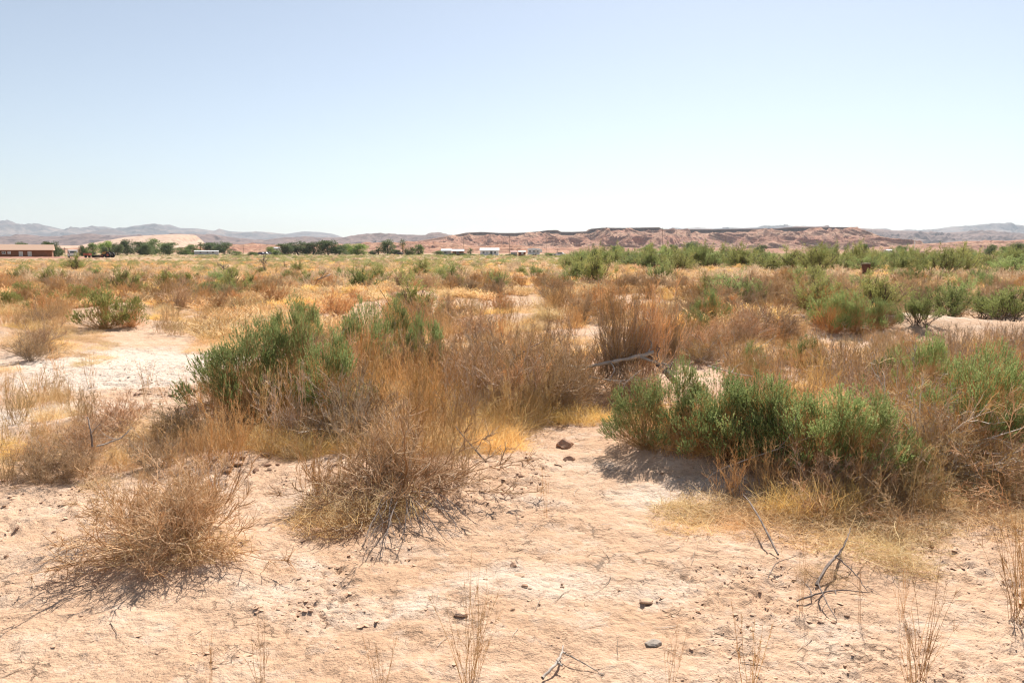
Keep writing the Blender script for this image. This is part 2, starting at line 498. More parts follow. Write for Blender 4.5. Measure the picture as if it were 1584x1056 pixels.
# ------------------------------------------------------------------ ground
SALT = [(250, 560, 2.8, 2.0, 1.35), (60, 640, 1.2, .9, 1.0), (180, 585, 2.0, 1.1, 1.1), (560, 940, 1.1, .35, .55), (900, 900, 1.2, .5, .6), (1150, 960, 1.0, .4, .45),
        (760, 470, 5, 1.6, .6), (1480, 507, 4, 1.0, .9), (1300, 522, 2, .6, .6), (420, 910, .6, .35, .6), (1060, 760, .7, .5, .6), (1500, 800, .8, .3, .5), (860, 780, .6, .4, .3)]
def salt(x, y):
    s = 0
    for px, py, rx, ry, a in SALT:
        sx, sy = at(px, py)
        s = np.maximum(s, a * np.exp(-np.minimum(30, ((x - sx) / rx) ** 2 + ((y - sy) / ry) ** 2)))
    return s
def build_ground():
    a_d = np.radians(np.linspace(-39, 39, 470))
    a_o = np.radians(np.linspace(39, 321, 48)[1:-1])
    A = np.concatenate([a_d, a_o])
    R = [.15, .5, .9, 1.3, 1.6, 1.85, 2.05]
    r = 2.2
    while r < 15: R.append(r); r *= 1.0046
    while r < 32: R.append(r); r *= 1.009
    while r < 12000: R.append(r); r *= 1.075
    R.append(12000)
    R = np.array(R)
    X = R[:, None] * np.sin(A)[None]; Y = R[:, None] * np.cos(A)[None]
    jit = np.zeros_like(X)
    Z = height(X, Y, True)
    nr, na = X.shape
    V = np.stack([X, Y, Z], -1).reshape(-1, 3)
    V = np.concatenate([V, [[0, 0, 0.]]])
    i = np.arange(nr - 1)[:, None] * na; j = np.arange(na)[None]; j2 = (j + 1) % na
    F = np.stack([i + j, i + na + j, i + na + j2, i + j2], -1).reshape(-1, 4)
    T = np.stack([np.full(na, len(V) - 1), np.arange(na), (np.arange(na) + 1) % na], -1)
    me = new_mesh('ground', V, [F, T], [ground_mat()], [0, 0], None, True)
    s = me.attributes.new('salt', 'FLOAT', 'POINT')
    s.data.foreach_set('value', np.asarray(salt(V[:, 0], V[:, 1]), np.float32))
    o = bpy.data.objects.new('ground', me); C.objects.link(o); o['kind'] = 'structure'
    return o
def ground_mat():
    m, nt, N, L, out = mat_base('desert_soil')
    tc = N.new('ShaderNodeTexCoord')
    def noise(scale, detail, seed, rough=.55, sy=1):
        mp = N.new('ShaderNodeMapping'); mp.inputs['Location'].default_value = (seed * 3.1, seed * 1.7, seed)
        mp.inputs['Scale'].default_value = (1, sy, 1)
        L.new(tc.outputs['Object'], mp.inputs[0])
        n = N.new('ShaderNodeTexNoise'); n.inputs['Scale'].default_value = scale; n.inputs['Detail'].default_value = detail
        n.inputs['Roughness'].default_value = rough
        L.new(mp.outputs[0], n.inputs['Vector']); return n
    def mix(fac, a, b, mode='MIX'):
        x = N.new('ShaderNodeMix'); x.data_type = 'RGBA'; x.blend_type = mode
        for sock, v in ((x.inputs[0], fac), (x.inputs[6], a), (x.inputs[7], b)):
            if isinstance(v, (int, float)): sock.default_value = v
            elif isinstance(v, tuple): sock.default_value = (*v, 1)
            else: L.new(v, sock)
        return x.outputs[2]
    def rng_(src, a, b, c=0, d=1):
        r = N.new('ShaderNodeMapRange'); r.inputs[1].default_value = a; r.inputs[2].default_value = b
        r.inputs[3].default_value = c; r.inputs[4].default_value = d; L.new(src, r.inputs[0]); return r.outputs[0]
    def mul(a, b):
        x = N.new('ShaderNodeMath'); x.operation = 'MULTIPLY'
        for s_, v in ((x.inputs[0], a), (x.inputs[1], b)):
            if isinstance(v, (int, float)): s_.default_value = v
            else: L.new(v, s_)
        return x.outputs[0]
    def add(a, b):
        x = N.new('ShaderNodeMath'); x.operation = 'ADD'
        for s_, v in ((x.inputs[0], a), (x.inputs[1], b)):
            if isinstance(v, (int, float)): s_.default_value = v
            else: L.new(v, s_)
        return x.outputs[0]
    n_big, n_mid, n_fine, n_grain = noise(.55, 5, 1), noise(2.6, 8, 2, .65), noise(19, 6, 3, .7), noise(150, 3, 4)
    base = mix(rng_(n_big.outputs[0], .38, .62), (.60, .41, .28), (.53, .34, .215))
    base = mix(rng_(n_mid.outputs[0], .50, .68), base, (.61, .45, .33))
    st = N.new('ShaderNodeAttribute'); st.attribute_name = 'salt'
    sm = rng_(add(mul(st.outputs['Fac'], .75), mul(n_mid.outputs[0], .9)), .70, 1.15)
    base = mix(sm, base, (.66, .545, .445))
    crust = noise(5.5, 9, 8, .72)
    base = mix(rng_(crust.outputs[0], .55, .60, 0, .35), base, (.65, .51, .40))
    base = mix(rng_(n_fine.outputs[0], .54, .68, 0, .7), base, (.40, .235, .145))
    base = mix(rng_(n_grain.outputs[0], .60, .75, 0, .35), base, (.36, .22, .14))
    # litter of dead stems farther out and under the brush
    sep = N.new('ShaderNodeVectorMath'); sep.operation = 'LENGTH'; L.new(tc.outputs['Object'], sep.inputs[0])
    lit = noise(.9, 6, 12, .7)
    far = mul(rng_(sep.outputs['Value'], 15, 38), rng_(lit.outputs[0], .38, .58, .3, 1))
    base = mix(far, base, (.42, .275, .155))
    g = noise(.06, 6, 14, .7)
    gg = mul(rng_(sep.outputs['Value'], 90, 260), rng_(g.outputs[0], .50, .66))
    base = mix(gg, base, (.16, .17, .065))
    p = N.new('ShaderNodeBsdfPrincipled'); p.inputs['Roughness'].default_value = .95
    p.inputs['Specular IOR Level'].default_value = .12
    L.new(base, p.inputs['Base Color'])
    b1 = noise(30, 8, 21, .62); b2 = noise(120, 4, 22, .6); b3 = noise(7, 8, 23, .6)
    vo = N.new('ShaderNodeTexVoronoi'); vo.feature = 'DISTANCE_TO_EDGE'; vo.inputs['Scale'].default_value = 9
    ws = N.new('ShaderNodeVectorMath'); ws.operation = 'MULTIPLY_ADD'; ws.inputs[1].default_value = (.16, .16, .16)
    L.new(n_mid.outputs[1], ws.inputs[0]); L.new(tc.outputs['Object'], ws.inputs[2]); 
    w2 = N.new('ShaderNodeVectorMath'); w2.operation = 'MULTIPLY_ADD'; w2.inputs[1].default_value = (.06, .06, .06)
    L.new(n_fine.outputs[1], w2.inputs[0]); L.new(ws.outputs[0], w2.inputs[2]); L.new(w2.outputs[0], vo.inputs['Vector'])
    crk = mul(rng_(vo.outputs[0], 0, .05, -1, 0), rng_(noise(1.7, 5, 31, .6).outputs[0], .48, .60))
    vo2 = N.new('ShaderNodeTexVoronoi'); vo2.inputs['Scale'].default_value = 55; L.new(w2.outputs[0], vo2.inputs['Vector'])
    pk = mul(rng_(vo2.outputs[0], .0, .28, 1, 0), rng_(noise(3.1, 6, 33, .7).outputs[0], .50, .62))
    frag = noise(6.5, 4, 35, .6)
    hh = add(mul(mul(crk, rng_(frag.outputs[0], .50, .58)), .55), mul(pk, .6))
    hh = add(hh, add(add(mul(b1.outputs[0], .6), mul(b2.outputs[0], .15)), mul(b3.outputs[0], 1.2)))
    bp = N.new('ShaderNodeBump'); bp.inputs['Strength'].default_value = .9; bp.inputs['Distance'].default_value = .034
    L.new(hh, bp.inputs['Height']); L.new(bp.outputs[0], p.inputs['Normal'])
    L.new(p.outputs[0], out.inputs[0])
    return m
build_ground()

# ------------------------------------------------------------------ hills
def hill_mat(name, cols, cap, band=(.5, .5), gully=.4, scale=.012, pale=None):
    m, nt, N, L, out = mat_base(name)
    tc = N.new('ShaderNodeTexCoord'); sx = N.new('ShaderNodeSeparateXYZ'); L.new(tc.outputs['Object'], sx.inputs[0])
    n = N.new('ShaderNodeTexNoise'); n.inputs['Scale'].default_value = scale; n.inputs['Detail'].default_value = 9; n.inputs['Roughness'].default_value = .65
    L.new(tc.outputs['Object'], n.inputs['Vector'])
    a = N.new('ShaderNodeAttribute'); a.attribute_name = 'lev'
    # strata follow height with a little wander
    ad = N.new('ShaderNodeMath'); ad.operation = 'MULTIPLY_ADD'; ad.inputs[1].default_value = 1.1
    L.new(n.outputs[0], ad.inputs[0]); L.new(a.outputs['Fac'], ad.inputs[2])
    w = N.new('ShaderNodeMath'); w.operation = 'MULTIPLY'; w.inputs[1].default_value = 2.0
    L.new(ad.outputs[0], w.inputs[0])
    fr = N.new('ShaderNodeMath'); fr.operation = 'PINGPONG'; fr.inputs[1].default_value = .5; L.new(w.outputs[0], fr.inputs[0])
    mr = N.new('ShaderNodeMath'); mr.operation = 'MULTIPLY'; mr.inputs[1].default_value = 2; L.new(fr.outputs[0], mr.inputs[0])
    r = ramp(nt, cols); L.new(mr.outputs[0], r.inputs[0])
    n2 = N.new('ShaderNodeTexNoise'); n2.inputs['Scale'].default_value = scale * 9; n2.inputs['Detail'].default_value = 6
    L.new(tc.outputs['Object'], n2.inputs['Vector'])
    r2 = ramp(nt, [(.78, .78, .78), (1.15, 1.12, 1.08)], [.35, .65]); L.new(n2.outputs[0], r2.inputs[0])
    mx = N.new('ShaderNodeMix'); mx.data_type = 'RGBA'; mx.blend_type = 'MULTIPLY'; mx.inputs[0].default_value = 1
    L.new(r.outputs[0], mx.inputs[6]); L.new(r2.outputs[0], mx.inputs[7])
    cp = N.new('ShaderNodeAttribute'); cp.attribute_name = 'cap'
    m2 = N.new('ShaderNodeMix'); m2.data_type = 'RGBA'; m2.inputs[7].default_value = (*cap, 1)
    L.new(cp.outputs['Fac'], m2.inputs[0]); L.new(mx.outputs[2], m2.inputs[6])
    p = N.new('ShaderNodeBsdfPrincipled'); p.inputs['Roughness'].default_value = .95; p.inputs['Specular IOR Level'].default_value = .1
    L.new(m2.outputs[2], p.inputs['Base Color'])
    bp = N.new('ShaderNodeBump'); bp.inputs['Strength'].default_value = .9; bp.inputs['Distance'].default_value = .05 / scale * .12
    L.new(n2.outputs[0], bp.inputs['Height']); L.new(bp.outputs[0], p.inputs['Normal'])
    L.new(p.outputs[0], out.inputs[0])
    return m
def ridge(name, prof, D, front, mat, nx=300, ny=60, gully=.35, gf=45., style='hill', seed=1, back=None, capw=None, jag=.03):
    """a range of hills: crest outline given at distance D, slopes running `front` metres towards the valley"""
    prof = np.array(prof, float)
    px = np.linspace(prof[0, 0], prof[-1, 0], nx)
    py = np.interp(px, prof[:, 0], prof[:, 1])
    cr = np.array([at_dist(a, b, D) for a, b in zip(px, py)])
    X, Hc = cr[:, 0], cr[:, 2]
    span = X[-1] - X[0]
    Hc = Hc + (fbm(X / (gf * .9), X * 0 + seed, 4, seed + 5) - .5) * 2 * jag * Hc.max()
    back = back or front * .35
    vf = np.linspace(0, 1, ny) ** .85
    vb = np.linspace(0, 1, 9)[1:]
    ys = np.concatenate([D - front * (1 - vf), D + back * vb])
    v = np.concatenate([vf, 1 + vb])
    XX = np.broadcast_to(X[None], (len(ys), nx)).copy(); YY = np.broadcast_to(ys[:, None], XX.shape).copy()
    vv = np.broadcast_to(v[:, None], XX.shape)
    wx = (fbm(XX / gf / 1.5, YY / gf / 1.5, 3, seed) - .5) * gf * 1.6
    ys_ = .16 if style == 'mesa' else .45
    g = ridged((XX + wx * (.8 if style == 'mesa' else 1)) / gf, YY / gf * ys_, 5, seed + 3, .55)
    und = fbm(XX / gf / 2.5, YY / gf / 2.5, 3, seed + 9)
    f = np.clip(vv, 0, 1)
    if style == 'mesa':
        f2 = np.clip(f + (und - .5) * .30 * f * (1 - f) * 4 * .7, 0, 1)
        s = .05 * f2 + .30 * sstep(.10, .55, f2) + .47 * sstep(.5, .93, f2) 
        wob = (fbm(XX / 60., YY * 0 + 3, 4, seed + 40) - .5) * .05
        s = s + .18 * sstep(.945, .968, f + wob * (f < .985))
        am = gully * (sstep(.02, .3, f) * (1 - sstep(.86, .95, f)))
        H = Hc[None] * (s + am * (g - .62) * (.55 + .45 * np.sin(f * 3.1)))
        cap = sstep(.930, .948, f + wob) * (vv <= 1.2)
        if capw is not None:
            cw = np.interp(px, *zip(*capw)); cap = cap * cw[None]
            H = H
    else:
        s = sstep(-.15, 1.15, f) ** 1.1
        s = (s - s.min()) / (s.max() - s.min())
        am = gully * sstep(0, .25, f) * (1 - sstep(.80, 1.0, f))
        H = Hc[None] * (s + am * (g - .6) + am * .6 * (und - .5))
        cap = np.zeros_like(H)
    H = np.where(vv > 1, H[ny - 1][None] * (1 - sstep(1, 2.05, vv)) if style != 'mesa' else Hc[None] * (1 - .9 * sstep(1.3, 2.05, vv)), H)
    H[0] = -1.0; H[-1] = -1.0
    edge = sstep(0, .015, (px - px[0]) / (px[-1] - px[0])) * sstep(0, .015, (px[-1] - px) / (px[-1] - px[0]))
    H = H * np.maximum(edge[None], .02)
    V = np.stack([XX, YY, H], -1).reshape(-1, 3)
    nr, na = XX.shape
    i = np.arange(nr - 1)[:, None] * na; j = np.arange(na - 1)[None]
    F = np.stack([i + j, i + j + 1, i + na + j + 1, i + na + j], -1).reshape(-1, 4)
    me = new_mesh(name, V, F, [mat], None, None, False)
    lev = me.attributes.new('lev', 'FLOAT', 'POINT'); lev.data.foreach_set('value', (H / max(1, Hc.max())).ravel().astype(np.float32))
    cp = me.attributes.new('cap', 'FLOAT', 'POINT'); cp.data.foreach_set('value', cap.ravel().astype(np.float32))
    o = bpy.data.objects.new(name, me); C.objects.link(o); o['kind'] = 'structure'
    return o
m_mesa = hill_mat('mesa_badland_rock', [(.42, .205, .125), (.30, .14, .09), (.47, .26, .165), (.25, .12, .08), (.50, .31, .20)], (.13, .075, .055), scale=.02)
m_red = hill_mat('red_badland_soil', [(.44, .225, .135), (.30, .14, .085), (.50, .29, .18)], (.2, .1, .07), scale=.03)
m_purple = hill_mat('dusky_plateau_rock', [(.20, .13, .115), (.25, .165, .14), (.17, .115, .105)], (.1, .08, .08), scale=.006)
m_far = hill_mat('mountain_rock', [(.20, .15, .14), (.12, .10, .10), (.30, .225, .19)], (.1, .08, .08), scale=.002)
m_sand = hill_mat('pale_sand_hill', [(.60, .41, .29), (.50, .33, .23), (.63, .45, .33)], (.5, .4, .3), scale=.008)

ridge('mountain_range', [(-900, 372), (-600, 350), (-200, 352), (-60, 352), (0, 346), (30, 349), (55, 347), (72, 349), (95, 354), (110, 357), (130, 354), (160, 350), (172, 352), (186, 357), (210, 353), (240, 349), (262, 347), (278, 352), (300, 353), (330, 357), (360, 360), (400, 358), (430, 360), (470, 364), (500, 366), (540, 369), (600, 380)],
      9500, 2200, m_far, 520, 60, .75, 430, seed=11, jag=.03)
ridge('far_blue_mountain', [(400, 378), (440, 362), (470, 358), (495, 359), (515, 362), (545, 372)], 10800, 900, m_far, 60, 14, .2, 500, seed=15, jag=.02)
ridge('mountain_range', [(980, 370), (1040, 354), (1060, 352.5), (1080, 352.5), (1100, 354), (1130, 351.5), (1150, 352.5), (1190, 350), (1240, 350), (1300, 357), (1400, 358), (1440, 356), (1470, 351), (1500, 349), (1528, 346), (1545, 348), (1560, 350), (1600, 352), (1700, 346), (2000, 352), (2400, 360)],
      9300, 2200, m_far, 420, 60, .75, 430, seed=12, jag=.03)
ridge('foothill_range', [(120, 375), (140, 358), (165, 353), (185, 357), (205, 364), (250, 372)], 7000, 800, m_far, 70, 18, .3, 320, seed=17)
ridge('plateau', [(-900, 368), (-300, 366), (0, 367), (80, 365), (150, 364), (200, 364), (300, 362), (340, 365), (400, 372), (420, 372), (450, 368), (520, 367), (600, 365), (640, 364), (690, 363), (720, 366), (780, 376)],
      4300, 900, m_purple, 520, 60, .6, 150, seed=21, jag=.035)
ridge('plateau', [(1180, 372), (1230, 349.5), (1290, 351), (1350, 354), (1400, 357), (1450, 360), (1500, 358), (1584, 361), (1800, 364), (2400, 372)],
      4500, 900, m_purple, 400, 60, .6, 150, seed=22, jag=.03)
ridge('sand_hill', [(175, 384), (186, 370), (205, 366), (240, 363), (280, 362), (300, 363), (306, 372), (312, 378), (340, 384)], 2700, 500, m_sand, 130, 40, .10, 90, seed=31, jag=.03)
ridge('sand_flat', [(-600, 382), (-100, 379), (0, 378), (60, 378), (110, 380), (170, 381), (200, 385)], 1900, 200, m_sand, 90, 16, .2, 60, seed=33, jag=.06)
ridge('badland_hill', [(300, 386), (330, 383), (370, 379), (400, 377), (440, 379), (500, 378), (560, 377), (610, 378), (650, 375), (700, 376), (760, 384)], 1500, 300, m_red, 420, 60, .95, 42, seed=41, jag=.10)
ridge('badland_hill', [(-500, 386), (-100, 384), (80, 385), (130, 383), (180, 387), (300, 386), (330, 388)], 1350, 200, m_red, 160, 30, .4, 42, seed=42, jag=.10)
ridge('mesa', [(560, 384), (620, 377), (660, 371), (690, 366), (712, 362), (722, 360), (745, 359), (772, 360.5), (800, 360.5), (812, 360), (835, 358), (848, 356.2), (862, 356), (867, 358.6), (885, 359), (908, 358), (913, 354.2), (930, 352.7), (970, 352.6), (1017, 352), (1022, 354.6), (1060, 355), (1110, 355), (1150, 354), (1200, 353.5), (1215, 352), (1240, 352), (1318, 351.5), (1324, 354.5), (1336, 359), (1352, 364), (1380, 371), (1410, 380), (1430, 386)],
      2100, 620, m_mesa, 1100, 170, 1.0, 70, 'mesa', seed=51, jag=.006, capw=[(560, 0), (705, 0), (735, .8), (800, .9), (870, .9), (1320, 1), (1335, .3), (1350, 0), (1430, 0)])
ridge('badland_hill', [(1290, 388), (1340, 383), (1400, 379), (1450, 376), (1520, 372), (1584, 373), (1700, 374), (2000, 380)], 1700, 350, m_red, 320, 56, .95, 46, seed=43, jag=.08)
ridge('badland_hill', [(560, 389), (640, 386), (720, 381), (790, 380), (850, 384), (930, 381), (1000, 384), (1100, 383), (1200, 385), (1330, 388)], 1120, 150, m_red, 460, 40, 1.0, 30, seed=44, jag=.10)

# ------------------------------------------------------------------ things: naming and copying
def tag(o, label=None, cat=None, group=None, kind=None):
    if label: o['label'] = label
    if cat: o['category'] = cat
    if group: o['group'] = group
    if kind: o['kind'] = kind
    return o
def empty(name, loc, rz=0, sc=(1, 1, 1), tilt=(0, 0)):
    o = bpy.data.objects.new(name, None); C.objects.link(o)
    o.empty_display_size = .1
    o.location = loc; o.rotation_euler = (tilt[0], tilt[1], rz); o.scale = sc
    return o
def obj(name, me, parent=None):
    o = bpy.data.objects.new(name, me); C.objects.link(o)
    if parent is not None: o.parent = parent
    return o

# mesh library: every entry is either one mesh or a list of (part name, mesh)
LIB = {}
def lib(key, *parts):
    LIB.setdefault(key, []).append(parts)
for s in (1, 2, 3):
    lib('twig_dome', ('branches', dry_bush(100 + s, 36, 8, 88, 1.0, .0052, 9, 5).mesh('branches', [M['brown'], M['brown']])))
for s in (1, 2, 3):
    lib('sprawling_bush', ('branches', dry_bush(105 + s, 20, 58, 92, 1.25, .0075, 9, 5, droop=-.015, wob=.17, base=.08, up=.05).mesh('branches', [M['brown'], M['brown']])))
for s in (1, 2, 3):
    lib('grey_bush', ('branches', dry_bush(110 + s, 38, 3, 70, 1.0, .0066, 8, 6, up=.35).mesh('branches', [M['grey'], M['brown']])))
for s in (1, 2):
    lib('pale_bush', ('branches', dry_bush(120 + s, 34, 10, 85, 1.0, .0066, 7, 6).mesh('branches', [M['pale'], M['tan']])))
for s in (1, 2):
    lib('upright_bush', ('branches', dry_bush(130 + s, 80, 0, 42, 1.0, .0050, 7, 5, up=.5, base=.25, wob=.12).mesh('branches', [M['grey'], M['tan']])))
for s in (1, 2, 3, 4):
    lib('orange_reeds', ('stalks', reed_clump(140 + s, 38).mesh('stalks', [M['orange'], M['tan']])))
for s in (1, 2, 3):
    lib('tan_reeds', ('stalks', reed_clump(150 + s, 40, .0040, 34, .3, 6).mesh('stalks', [M['tan'], M['straw']])))
for s in (1, 2, 3):
    lib('grey_reeds', ('stalks', reed_clump(155 + s, 40, .0042, 38, .28, 7, wob=.1).mesh('stalks', [M['brown'], M['grey']])))
for s in (1, 2):
    lib('sparse_stalks', ('stalks', reed_clump(160 + s, 9, .0048, 30, .10, 3, .45, 1.05, wob=.09).mesh('stalks', [M['orange'], M['orange']])))
    lib('stalk_bunch', ('stalks', reed_clump(165 + s, 13, .0038, 36, .09, 3, .35, 1.05, wob=.12).mesh('stalks', [M['orange'], M['orange']])))
for s in (1, 2, 3):
    lib('gold_grass', ('blades', grass_tuft(170 + s, 620, .40, .0065, wob=.30).mesh('blades', [M['gold']])))
for s in (1, 2, 3):
    lib('straw_grass', ('blades', grass_tuft(175 + s, 480, .42, .0058, .25, 1.0, 60, wob=.3).mesh('blades', [M['straw']])))
for s in (1, 2, 3):
    lib('straw_mat', ('stems', mat_tuft(180 + s, 480, .5, .0068).mesh('stems', [M['straw']])))
for s in (1, 2):
    lib('grey_mat', ('stems', mat_tuft(185 + s, 520, .5, .006, hh=.16).mesh('stems', [M['tan']])))
for s in (1, 2, 3, 4):
    a, b = leafy_shrub(190 + s)
    lib('sage_shrub', ('stems', a.mesh('stems', [M['orange'], M['brown']])), ('foliage', b.mesh('foliage', [M['sage'], M['sage']])))
for s in (1, 2, 3):
    a, b = leafy_shrub(200 + s, 26, 34, 9, .70, .042, .018, top=.78, lr=.19, fill=14)
    lib('lime_shrub', ('stems', a.mesh('stems', [M['orange'], M['brown']])), ('foliage', b.mesh('foliage', [M['lime'], M['lime']])))
for s in (1, 2, 3):
    lib('rust_shrub', ('branches', dry_bush(210 + s, 36, 2, 62, 1.0, .0085, 7, 5, up=.3, base=.3, fl=1).mesh('branches', [M['rust'], M['rust']])))
for s in (1, 2, 3):
    lib('brown_shrub', ('branches', dry_bush(215 + s, 36, 2, 65, 1.0, .0085, 7, 5, up=.3, base=.3).mesh('branches', [M['brown'], M['orange']])))
for s in (1, 2):
    lib('tan_tussock', ('blades', grass_tuft(220 + s, 420, .40, .011, .3, 1.0, 48).mesh('blades', [M['straw']])))
for s in (1, 2):
    lib('gold_tussock', ('blades', grass_tuft(225 + s, 420, .40, .011, .3, .9, 55).mesh('blades', [M['gold']])))
for s in (1, 2, 3):
    a, b = open_bush(230 + s)
    lib('mesquite', ('stems', a.mesh('stems', [M['bark']])), ('foliage', b.mesh('foliage', [M['olive']])))
    lib('green_bush', ('stems', LIB['mesquite'][-1][0][1]), ('foliage', open_bush(236 + s, 10000, ls=.032)[1].mesh('foliage', [M['lime']])))
    lib('dull_bush', ('stems', LIB['mesquite'][-1][0][1]), ('foliage', open_bush(242 + s, 9000, ls=.032)[1].mesh('foliage', [M['sage']])))
for key, mk in (('dark_tree', 'darkleaf'), ('mid_tree', 'midleaf'), ('bright_tree', 'limeleaf')):
    for s in (1, 2, 3):
        a, b = crown_tree(250 + s * 7 + len(key), 1, .55, 5200, 34, .046, .06)
        lib(key, ('trunk', a.mesh('trunk', [M['bark']])), ('crown', b.mesh('crown', [M[mk]])))

NAMES = dict(sprawling_bush='dry_shrub', twig_dome='dry_shrub', grey_bush='dry_shrub', pale_bush='dry_shrub', upright_bush='dry_shrub', orange_reeds='dry_stalk_clump', tan_reeds='dry_stalk_clump',
             grey_reeds='dry_stalk_clump', sparse_stalks='dry_stalk_plant', stalk_bunch='dry_stalk_plant', gold_grass='grass_clump', straw_grass='grass_clump', straw_mat='dead_straw_mat', grey_mat='dead_straw_mat',
             sage_shrub='green_shrub', lime_shrub='green_shrub', rust_shrub='rust_shrub', brown_shrub='brown_shrub', tan_tussock='grass_tussock', gold_tussock='grass_tussock',
             mesquite='mesquite_bush', green_bush='green_bush', dull_bush='green_bush', dark_tree='tree', mid_tree='tree', bright_tree='tree')
CATS = dict(dry_shrub='shrub', dry_stalk_clump='dry weeds', dry_stalk_plant='dry weed', grass_clump='grass clump', dead_straw_mat='dead grass', green_shrub='shrub', rust_shrub='shrub',
            brown_shrub='shrub', grass_tussock='grass clump', mesquite_bush='bush', green_bush='bush', tree='tree')
def plant(key, x, y, h, w, label, group=None, rz=None, tilt=(0, 0), var=None, z=None, wy=None):
    """h = height in metres, w = width factor relative to height"""
    v = LIB[key]
    parts = v[random.randrange(len(v)) if var is None else var % len(v)]
    rz = random.uniform(0, 6.283) if rz is None else rz
    z = hz(x, y) - .01 if z is None else z
    sc = (h * w, h * (wy or w), h)
    nm = NAMES[key]
    if len(parts) == 1:
        o = obj(nm, parts[0][1]); o.location = (x, y, z); o.rotation_euler = (tilt[0], tilt[1], rz); o.scale = sc
    else:
        o = empty(nm, (x, y, z), rz, sc, tilt)
        for pn, me in parts: obj(pn, me, o)
    return tag(o, label, CATS[nm], group)
def P(key, px, py, h, w, label, group=None, **k):
    x, y = at_ground(px, py)
    return plant(key, x, y, h, w, label, group, **k)

# ------------------------------------------------------------------ point in photograph area
def inside(poly, x, y):
    r = False; n = len(poly)
    for i in range(n):
        x0, y0 = poly[i]; x1, y1 = poly[i - 1]
        if (y0 > y) != (y1 > y) and x < (x1 - x0) * (y - y0) / (y1 - y0) + x0: r = not r
    return r
def scatter(poly, n, gap=.25, seed=0, avoid=()):
    """n ground points in a patch of the field whose corners were read off the photograph"""
    rr = random.Random(seed)
    W = [at(*q) for q in poly]
    xs = [q[0] for q in W]; ys = [q[1] for q in W]
    out = []; tries = 0
    while len(out) < n and tries < n * 60:
        tries += 1
        x, y = rr.uniform(min(xs), max(xs)), rr.uniform(min(ys), max(ys))
        if not inside(W, x, y): continue
        if any((x - a) ** 2 + (y - b) ** 2 < gap * gap for a, b in out): continue
        q = to_px(x, y)
        if any(inside(av, *q) for av in avoid): continue
        out.append((x, y))
    return out
def fill(poly, kinds, gap, seed, group, avoid=()):
    """kinds: (library key, count, (h0,h1), (w0,w1), label)"""
    pts = scatter(poly, sum(k[1] for k in kinds), gap, seed, avoid)
    rr = random.Random(seed + 1); rr.shuffle(pts)
    i = 0
    xs = sorted(p[0] / p[1] for p in pts); ys = sorted(p[1] for p in pts); m = len(pts)
    for key, n, hh, ww, label in kinds:
        for _ in range(n):
            if i >= len(pts): return
            x, y = pts[i]; i += 1
            h = rr.uniform(*hh)
            lab = label
            for w_ in ('low ', 'short ', 'tall '):
                if lab.startswith(w_): lab = lab[len(w_):]
            big_, small_ = ('deep ', 'shallow ') if 'flattened' in lab else ('tall ', 'short ')
            if len(lab.split()) < 14: lab = (big_ if h > (hh[0] + hh[1]) / 2 else small_) + lab
            lab = lab + (', back' if y > ys[m // 2] else ', front') + (' left' if x / y < xs[m // 3] else (' right' if x / y > xs[2 * m // 3] else ' middle'))
            plant(key, x, y, h, rr.uniform(*ww), lab, group, rz=rr.uniform(0, 6.28), tilt=(rr.uniform(-.12, .12), rr.uniform(-.12, .12)), var=rr.randrange(9))
# ------------------------------------------------------------------ near plants, each read off the photograph by its foot
S = 'sage_shrub'
P(S, 1005, 690, .62, .72, 'low rounded grey-green cushion shrub at the left tip of the green bank', 'green shrubs on the low mound', var=0)
P(S, 1052, 672, .72, .50, 'small green tuft shrub between the left tip and the middle of the green bank', 'green shrubs on the low mound', var=3)
P(S, 1110, 692, .66, .72, 'feathery green shrub with orange stems in the middle of the green bank', 'green shrubs on the low mound', var=1)
P(S, 1165, 690, .66, .68, 'green shrub half hidden by dry stalks right of the middle of the green bank', 'green shrubs on the low mound', var=2)
P(S, 1215, 722, .64, .72, 'grey-green shrub with bare lower stems behind the golden grass on the mound', 'green shrubs on the low mound', var=0, rz=2)
P(S, 1285, 738, .76, .72, 'largest dense green shrub at the right end of the green bank above the golden grass', 'green shrubs on the low mound', var=3, rz=1)
P(S, 1080, 700, .52, .85, 'low green tuft shrub filling between the left tip and the middle of the green bank', 'green shrubs on the low mound', var=2)
P(S, 1140, 708, .56, .85, 'low green shrub at the front foot of the middle of the green bank', 'green shrubs on the low mound', var=3, rz=2)
P(S, 1248, 728, .60, .85, 'green shrub filling between the golden grass and the largest green shrub', 'green shrubs on the low mound', var=1, rz=5)
P(S, 1200, 695, .66, .8, 'grey-green shrub in the middle back of the green bank', 'green shrubs on the low mound', var=0, rz=3)
P(S, 1335, 730, .66, .70, 'rounded green shrub at the far right end of the green bank', 'green shrubs on the low mound', var=1, rz=4)
P(S, 1408, 752, .38, .6, 'very small bright green sprig low in the dry tangle right of the mound', var=2)
P(S, 1490, 690, .92, .58, 'tall pale green shrub standing in bleached twigs near the right edge', 'green shrubs in the bleached twigs on the right', var=0, rz=5)
P(S, 1528, 668, .86, .50, 'narrow green shrub behind the tall pale green shrub near the right edge', 'green shrubs in the bleached twigs on the right', var=2, rz=1)
P(S, 1428, 640, .88, .50, 'thin green shrub with a high tuft left of the tall pale green shrub', 'green shrubs in the bleached twigs on the right', var=1, rz=3)
P(S, 1445, 600, .70, .55, 'green shrub tip showing above the bleached twigs on the right', var=3)
P(S, 1375, 610, .62, .55, 'faint green shrub among tan stalks behind the green bank', var=2, rz=2)
P(S, 1245, 575, .55, .7, 'small green shrub behind the green bank below the pale sand strip', var=1)
P(S, 1160, 585, .55, .55, 'small green shrub behind the green bank left of the pale twigs', var=0)
